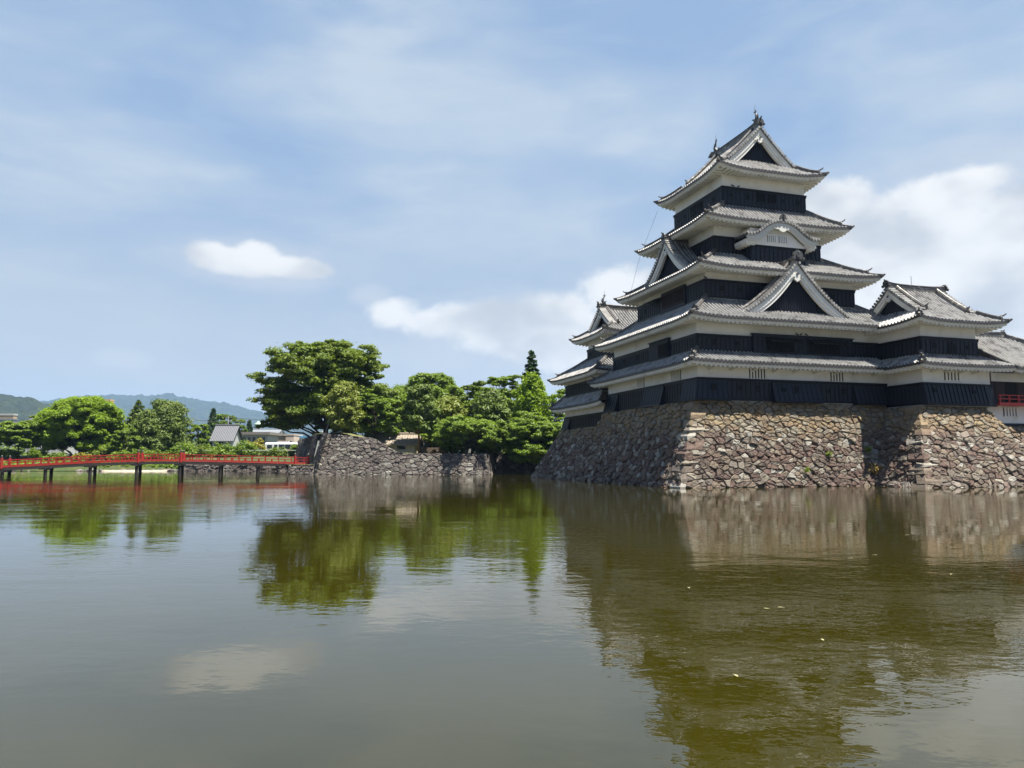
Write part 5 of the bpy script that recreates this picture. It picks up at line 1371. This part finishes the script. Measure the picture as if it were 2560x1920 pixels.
# ------------------------------------------------------------------ town beyond the bridge
def win_row(par, x0, x1, y, z0, z1, n, wm=None, w=.6, name='window'):
    for i in range(n):
        c = x0 + (x1 - x0) * (i + .5) / n; hw = (x1 - x0) / n * w / 2
        f = MB(); f.box((c - hw - .06, y - .05, z0 - .06), (c + hw + .06, y + .05, z1 + .06)); fo = f.build(name, M_FRAME, par)
        MB().box((c - hw, y - .07, z0), (c + hw, y - .02, z1)).build('pane', M_GLASS, fo)
M_FRAME = mat('window_frame', (.45, .45, .44), .5)
M_GLASS = mat('dark_window_glass', (.02, .028, .035), .08, spec=.8)
def town_block(name, label, px0, px1, ytop, Y, depth, wall, roof=None, rows=(), overhang=.4, roofh=.5, zb=2.8, kind='flat', parapet=True):
    x0, x1 = X(px0, Y), X(px1, Y); zt = at((px0 + px1) / 2, ytop, Y)[2]
    root = thing(name, label, 'building', ((x0 + x1) / 2, Y, zb))
    if kind == 'flat':
        MB().box((x0, Y, zb - .5), (x1, Y + depth, zt - roofh)).build('wall', wall, root)
        MB().box((x0 - overhang, Y - overhang, zt - roofh), (x1 + overhang, Y + depth + overhang, zt)).build('roof', roof or wall, root)
        ze = zt - roofh
    else:                                                  # gabled, ridge across the view
        ze = zt - roofh; ym = Y + depth / 2
        w = MB(); w.box((x0, Y, zb - .5), (x1, Y + depth, ze)); w.add([(x0, Y, ze), (x0, Y + depth, ze), (x0, ym, zt - .15), (x1, Y, ze), (x1, Y + depth, ze), (x1, ym, zt - .15)], [(0, 1, 2), (5, 4, 3)]); w.build('wall', wall, root)
        r = MB(); o = overhang; dz = roofh / (depth / 2) * o
        for sg in (-1, 1):
            yo = ym + sg * (depth / 2 + o); L = x1 - x0 + 2 * o
            k = max(4, int(L / .42)); S = np.linspace(x0 - o, x1 + o, k * 4 + 1); hh = np.abs(np.sin(np.arange(len(S)) * np.pi / 4)) ** 2 * .08
            lo = np.stack([S, np.full_like(S, yo), ze - dz + hh + .05], -1); hi = np.stack([S, np.full_like(S, ym), zt + hh + .05], -1); un = lo.copy(); un[:, 2] -= .22
            r.grid(np.stack([un, lo, hi], 1))
        for xx in (x0 - o, x1 + o):
            r.add([(xx, Y - o, ze - dz + .05), (xx, Y + depth + o, ze - dz + .05), (xx, ym, zt + .05), (xx, Y - o, ze - dz - .2), (xx, Y + depth + o, ze - dz - .2), (xx, ym, zt - .2)], [(0, 2, 5, 3), (2, 1, 4, 5)])
        ro = r.build('roof', roof, root)
        MB().sweep([(x0 - o, ym, zt + .1), (x1 + o, ym, zt + .1)], [(-.16, -.1), (.16, -.1), (.16, .2), (0, .3), (-.16, .2)]).build('ridge', roof, ro)
    for (a, b, z0, z1, n) in rows: win_row(root, x0 + (x1 - x0) * a, x0 + (x1 - x0) * b, Y, zb + z0, zb + z1, n)
    return root
W_WHITE = mat('white_render', (.46, .46, .45), .8, .06, .5); W_TAN = mat('tan_render', (.55, .38, .24), .8, .08, .5); W_BROWN = mat('brown_timber_wall', (.20, .15, .12), .8, .2, 2)
W_PINK = mat('pinkish_render', (.60, .50, .43), .8, .06, .5); W_CREAM = mat('cream_plaster', (.66, .58, .40), .85, .08, 1.0); W_GREY = mat('grey_render', (.42, .41, .40), .8, .08, .6)
R_GREY = mat('blue_grey_tiles', (.095, .10, .115), .5, .15, 3); R_TAUPE = mat('taupe_sheet_roof', (.24, .21, .19), .6, .12, 2); R_BLUE = mat('blue_sheet_roof', (.10, .30, .50), .45, .1, 2); R_BEIGE = mat('beige_shingles', (.27, .23, .18), .8, .25, 3, .2, 8); R_SLATE = mat('slate_roof', (.20, .22, .24), .6, .12, 2)
town_block('storehouse', 'white storehouse with steep blue grey tiled gable roof', 529, 577, 1063, 188, 6.5, W_WHITE, R_GREY, rows=((.25, .65, 3.0, 4.6, 1),), overhang=.65, roofh=3.4, kind='gable')
town_block('long_building', 'long low building with flat taupe roof right of the storehouse', 586, 668, 1080, 203, 9, W_GREY, R_TAUPE, rows=((.05, .95, 3.4, 5.4, 6),), overhang=.7, roofh=.75)
town_block('brown_house', 'small brown house with railing and window beside the pink building', 671, 694, 1083, 214, 7, W_BROWN, R_TAUPE, rows=((.4, .9, 2.2, 4.2, 2),), roofh=.6)
town_block('pink_building', 'plain pinkish rendered building behind the bus', 696, 733, 1085, 222, 9, W_PINK, W_PINK, rows=((.1, .9, 3.6, 4.8, 4),), overhang=.1, roofh=.4)
town_block('blue_roofed_shed', 'pale shed with bright blue roof right of the pink building', 733, 772, 1090, 228, 9, W_WHITE, R_BLUE, rows=((.1, .9, 2.4, 3.6, 4),), overhang=.3, roofh=.7)
town_block('white_hut', 'small white building just left of the great tree trunk', 786, 801, 1077, 235, 6, W_WHITE, W_WHITE, overhang=.15, roofh=.4)
town_block('apartment_block', 'tan and white apartment block on the hill slope at the left edge', -60, 26, 1034, 520, 4, W_TAN, W_WHITE, rows=((.05, .95, 26, 28, 5), (.05, .95, 22, 24, 5)), overhang=.3, roofh=1.2)
town_block('grey_block', 'blue grey building below the apartment block at the left edge', -20, 26, 1046, 430, 4, R_SLATE, R_SLATE, rows=((.05, .95, 17.5, 19.5, 4),), overhang=.2, roofh=1.0)
town_block('hillside_house', 'white house with blue grey roof left of the dark layered tree', 62, 88, 1044, 310, 6, W_WHITE, R_GREY, rows=((.1, .5, 11.5, 13.5, 2),), overhang=.8, roofh=2.6, kind='gable')
town_block('white_building', 'large white building hidden behind the bright round tree', 78, 150, 1064, 212, 10, W_WHITE, W_GREY, rows=((.03, .97, 6.2, 7.8, 6), (.03, .97, 3.0, 4.6, 6)), overhang=.2, roofh=.5)
town_block('tan_tower_block', 'tall tan building showing behind the right side of the bright round tree', 250, 268, 998, 262, 2.5, W_TAN, W_TAN, rows=((.1, .9, 17, 18.5, 3), (.1, .9, 13.5, 15, 3)), overhang=.05, roofh=.6)
town_block('museum_building', 'pale building glimpsed through the trees beside the dark moat corner', 1150, 1262, 1062, 152, 9, W_WHITE, R_GREY, rows=((.05, .95, 2.2, 4.0, 6),), overhang=.5, roofh=.8, zb=3)
town_block('garden_house', 'low cream house with beige shingle roof behind the moat wall', 933, 1036, 1086, 118, 6, W_CREAM, R_BEIGE, rows=((.50, .85, .7, 1.5, 1),), overhang=.7, roofh=1.35, kind='gable', zb=3.05)
town_block('garden_shed', 'little grey roofed shed right of the low cream house', 1050, 1080, 1102, 124, 4, W_GREY, R_GREY, overhang=.3, roofh=.8, kind='gable', zb=3.05)
def tower():
    Y = 335; m = Y / FPX; cx, zt = X(643, Y), at(643, 1053, Y)[2]
    root = thing('domed_tower', 'white octagonal tower with green domed roof above the slate roofs', 'tower', (cx, Y, 2.8))
    a = np.linspace(0, 2 * np.pi, 9)[:-1] + .39; oct_ = np.stack([np.cos(a), np.sin(a)], 1)
    def ring(mb, zr): 
        P = np.stack([np.column_stack([cx + oct_[:, 0] * r, Y + oct_[:, 1] * r, np.full(8, z)]) for z, r in zr]); P = np.concatenate([P, P[:, :1]], 1); mb.grid(P); return mb
    ring(MB(), [(2.3, 1.35), (zt - 1.7, 1.35), (zt - 1.7, 1.5), (zt - 1.5, 1.5)]).build('wall', W_WHITE, root)
    d = ring(MB(), [(zt - 1.55, 1.95), (zt - 1.4, 1.95), (zt - .9, 1.2), (zt - .3, .7), (zt + .1, .12), (zt + 1.3, .03)]).build('dome', mat('green_copper', (.30, .42, .33), .6, .15, 2), root)
    for q in range(8):
        th = a[q] + np.pi / 8; c = np.array([cx + math.cos(th) * 1.27, Y + math.sin(th) * 1.27, zt - 3.2]); lx = np.array([-math.sin(th), math.cos(th), 0]); nn = np.array([math.cos(th), math.sin(th), 0])
        MB().plate(c, lx, (0, 0, 1), nn, [(-.28, 0), (.28, 0), (.28, 1.0), (.14, 1.25), (-.14, 1.25), (-.28, 1.0)], .05).build('window', M_GLASS, root)
tower()
town_block('slate_hall', 'long hall with slate roof below the green domed tower', 604, 690, 1073, 325, 12, W_WHITE, R_SLATE, overhang=.5, roofh=2.0, kind='gable')

for px_, yt_, lab_ in ((477, 1046, 'grey utility pole left of the storehouse roof'), (567, 1040, 'grey utility pole behind the right part of the storehouse roof'), (702, 1062, 'thin utility pole above the pinkish building')):
    Y_ = 232; pz = at(px_, yt_, Y_)[2]; x_ = X(px_, Y_); root_ = thing('utility_pole', lab_, 'pole', (x_, Y_, 2.9))
    MB().tube([(x_, Y_, 2.5), (x_, Y_, pz)], [.17, .11], 8).build('shaft', M_FRAME, root_)
    for dz_ in (.5, 1.3): MB().box((x_ - .9, Y_ - .05, pz - dz_ - .05), (x_ + .9, Y_ + .05, pz - dz_ + .05)).build('crossarm', M_FRAME, root_)
    wr = MB()
    for dx_ in (-.8, 0, .8):
        t_ = np.linspace(0, 1, 12); wr.tube(np.column_stack([x_ + dx_ + t_ * 14, Y_ + t_ * 9, pz - .42 - 1.6 * t_ * (1 - t_)]), .03, 4)
    wr.build('wires', M_BATTEN, root_)
def build_bus():
    Y = 166; x0 = X(661, Y); L = 10.2; zg = 2.98
    root = thing('bus', 'white city bus with red stripe parked behind the hedge', 'bus', (x0 + L / 2, Y, zg))
    b = MB(); pr = [(0, .35), (2.4, .35), (2.4, 2.6), (2.25, 2.85), (1.9, 2.95), (.5, 2.95), (.15, 2.85), (0, 2.6)]
    V = [(x0 + (.12 if z > 2.7 else 0), Y + y, zg + z) for y, z in pr] + [(x0 + L - (.12 if z > 2.7 else 0), Y + y, zg + z) for y, z in pr]
    b.add(V, [tuple(range(8)), tuple(range(15, 7, -1))] + [(i, (i + 1) % 8, 8 + (i + 1) % 8, 8 + i) for i in range(8)])
    b.box((x0 + 2.5, Y + .5, zg + 2.94), (x0 + 5.0, Y + 1.9, zg + 3.15)); bo = b.build('body', mat('bus_white', (.80, .80, .79), .3, .03, 1), root)
    MB().box((x0 + 4.2, Y - .02, zg + .75), (x0 + 6.4, Y + .01, zg + 1.35)).build('side_panel', mat('bus_red', (.70, .07, .03), .35), bo)
    wins = [(.5, 1.6, 1.6, 2.4), (2.1, 2.8, 1.1, 2.45), (3.1, 4.4, 1.5, 2.5), (4.5, 5.8, 1.5, 2.5), (5.9, 7.2, 1.5, 2.5), (7.3, 8.4, 1.5, 2.5), (8.6, 9.6, .6, 2.5)]
    for a, c, z0, z1 in wins: MB().box((x0 + a, Y - .025, zg + z0), (x0 + c, Y + .015, zg + z1)).build('window', M_GLASS, root)
    rub = mat('tyre_rubber', (.02, .02, .02), .8)
    for xx in (2.0, 7.9):
        for yy in (.12, 2.05):
            t = np.linspace(0, 1, 2); w = MB().tube([(x0 + xx, Y + yy, zg + .48), (x0 + xx, Y + yy + .24, zg + .48)], .48, 18).build('wheel', rub, root)
            MB().tube([(x0 + xx, Y + yy - .02, zg + .48), (x0 + xx, Y + yy + .02, zg + .48)], .26, 14).build('rim', M_FRAME, w)
build_bus()
def build_car(name, label, px, Y, L, body, zg):
    x0 = X(px, Y) - L / 2
    root = thing(name, label, 'car', (x0 + L / 2, Y, zg))
    s = [(0, .35), (0, .78), (.18, .90), (.95, .98), (1.55, 1.40), (1.9, 1.46), (2.9, 1.44), (3.55, 1.02), (L - .25, .92), (L, .70), (L, .35)]
    def ext(mb, o, y0, y1, inset=0): n = len(o); mb.add([(x0 + x, y0, zg + z) for x, z in o] + [(x0 + x, y1, zg + z) for x, z in o], [tuple(range(n)), tuple(range(2 * n - 1, n - 1, -1))] + [(i, (i + 1) % n, n + (i + 1) % n, n + i) for i in range(n)])
    b = MB(); ext(b, s, Y, Y + 1.7); b.build('body', body, root)
    g = MB(); ext(g, [(1.1, 1.0), (1.62, 1.36), (2.85, 1.36), (3.35, 1.02)], Y - .015, Y + 1.715); g.build('side_windows', M_GLASS, root)
    for xx in (.85, L - .85):
        for yy in (-.02, 1.5): MB().tube([(x0 + xx, Y + yy, zg + .32), (x0 + xx, Y + yy + .22, zg + .32)], .32, 14).build('wheel', MAT['tyre_rubber'], root)
build_car('parked_car', 'dark grey car whose roof shows above the hedge below the storehouse', 537, 156, 4.3, mat('dark_car_paint', (.05, .055, .06), .25, spec=.8), 3.0)
build_car('parked_car', 'white car almost hidden behind the hedge left of the dark car', 489, 156, 4.0, mat('white_car_paint', (.75, .75, .74), .25), 2.98)
g = MB(); g.sweep([(X(452, 148.6), 148.6, 3.95), (X(762, 148.6), 148.6, 3.95)], [(-.03, -.08), (.03, -.08), (.03, .08), (-.03, .08)])
for px in np.arange(455, 762, 24): g.tube([(X(px, 148.7), 148.7, 2.2), (X(px, 148.7), 148.7, 4.0)], .05, 6)
solo(g, 'guard_rail', mat('pale_guard_rail', (.50, .56, .46), .5), 'thin pale green guard rail along the top of the roadside hedge', 'railing', (X(600, 148.6), 148.6, 2.2))
g = MB()
for px in np.arange(1056, 1112, .9): g.box((X(px, 119), 119, 3.0), (X(px + .75, 119), 119.04, 4.05))
g.box((X(1055, 119), 119.04, 3.7), (X(1112, 119), 119.09, 3.8)); g.box((X(1055, 119), 119.04, 3.2), (X(1112, 119), 119.09, 3.3))
solo(g, 'board_fence', W_BROWN, 'dark upright board fence beside the low cream house', 'fence', (X(1084, 119), 119, 3.0))
pr_ = MB(); pr_.tube([at(812, 1086, 109.6), at(833, 1028, 111.2)], .07, 8)
solo(pr_, 'prop_pole', mat('weathered_pole', (.22, .21, .19), .8, .2, 3), 'grey wooden prop pole leaning against the huge tree', 'pole', at(812, 1086, 109.6))

fl_ = MB(); a_ = np.linspace(0, 2 * np.pi, 9)[:-1]
fl_.add(np.column_stack([np.cos(a_) * .10, np.sin(a_) * .045, np.abs(np.sin(a_)) * .012 + .004]), [tuple(range(8))]); fl_.tube([(.09, 0, .006), (.15, .01, .012)], .005, 4)
first_ = None
for (px_, py_) in ((1915, 1522), (1951, 1519), (1840, 1690), (2378, 1436), (2188, 1388), (2129, 1396), (2270, 1338), (1722, 1470), (2150, 1256), (2056, 1600), (1210, 1200), (1285, 1206)):
    q_ = onz(px_, py_)
    if first_ is None: o_ = first_ = fl_.build('floating_leaf', mat('yellowed_leaf', (.36, .33, .17), .6, .2, 5))
    else: o_ = first_.copy(); COL.objects.link(o_)
    o_.location = (q_[0], q_[1], .003); o_.rotation_euler = (0, 0, rng.uniform(0, 6)); sc_ = .32 + q_[1] / 120; o_.scale = (sc_, sc_, sc_)
    tag(o_, 'small yellowed leaf floating on the green moat water', 'leaf', 'leaves floating on the moat')

# ------------------------------------------------------------------ pigeons on the ledges
def pigeon(a, b, z, ang, label):
    mbp = MB(); d = np.array([math.cos(ang), math.sin(ang), 0])
    pts = [(-.20, .06), (-.12, .07), (-.05, .09), (.03, .12), (.08, .17), (.105, .22), (.13, .235), (.165, .225)]
    rad = [.012, .035, .06, .068, .05, .034, .032, .005]
    mbp.tube([np.array([a, b, z]) + d * x + np.array([0, 0, h]) for x, h in pts], rad, 8)
    for s in (-.025, .025):
        l = np.array([-d[1], d[0], 0]) * s; mbp.tube([np.array([a, b, z]) + l, np.array([a, b, z + .09]) + l], .008, 5)
    o = mbp.build('pigeon', mat('pigeon_grey', (.05, .05, .06), .6), None, (a, b, z), True); o.location = tuple(cw(a, b, z)); o.rotation_euler = (0, 0, CROT)
    tag(o, label, 'bird')
for q in ((10.15, 6.78, 27.15, 2.8, 'left pigeon of the pair on the top storey ledge of the keep'), (10.75, 6.78, 27.15, .3, 'right pigeon of the pair on the top storey ledge of the keep'),
          (13.55, 2.98, 12.85, 2.9, 'leftmost pigeon on the ledge above the second storey shutters'), (13.9, 2.98, 12.85, .2, 'middle pigeon on the ledge above the second storey shutters'), (14.5, 2.98, 12.85, 3.0, 'rightmost pigeon on the ledge above the second storey shutters'),
          (5.75, 4.78, 17.75, 2.5, 'pigeon at the corner of the third storey ledge of the keep')):
    pigeon(*q)

# ------------------------------------------------------------------ summer haze
def haze():
    m = bpy.data.materials.new('summer_haze'); m.use_nodes = True
    T = NT(m.node_tree); T.n.clear(); out = T.node('ShaderNodeOutputMaterial'); v = T.node('ShaderNodeVolumePrincipled')
    v.inputs['Color'].default_value = (.42, .66, 1.0, 1); v.inputs['Density'].default_value = .00008; v.inputs['Anisotropy'].default_value = .1
    T.l.new(v.outputs[0], out.inputs['Volume'])
    b = MB().box((-4800, -80, -2.6), (4800, 8200, 640)).build('haze', m)
    tag(b, 'thin blue summer haze over the far hills', 'haze', kind='stuff')
haze()
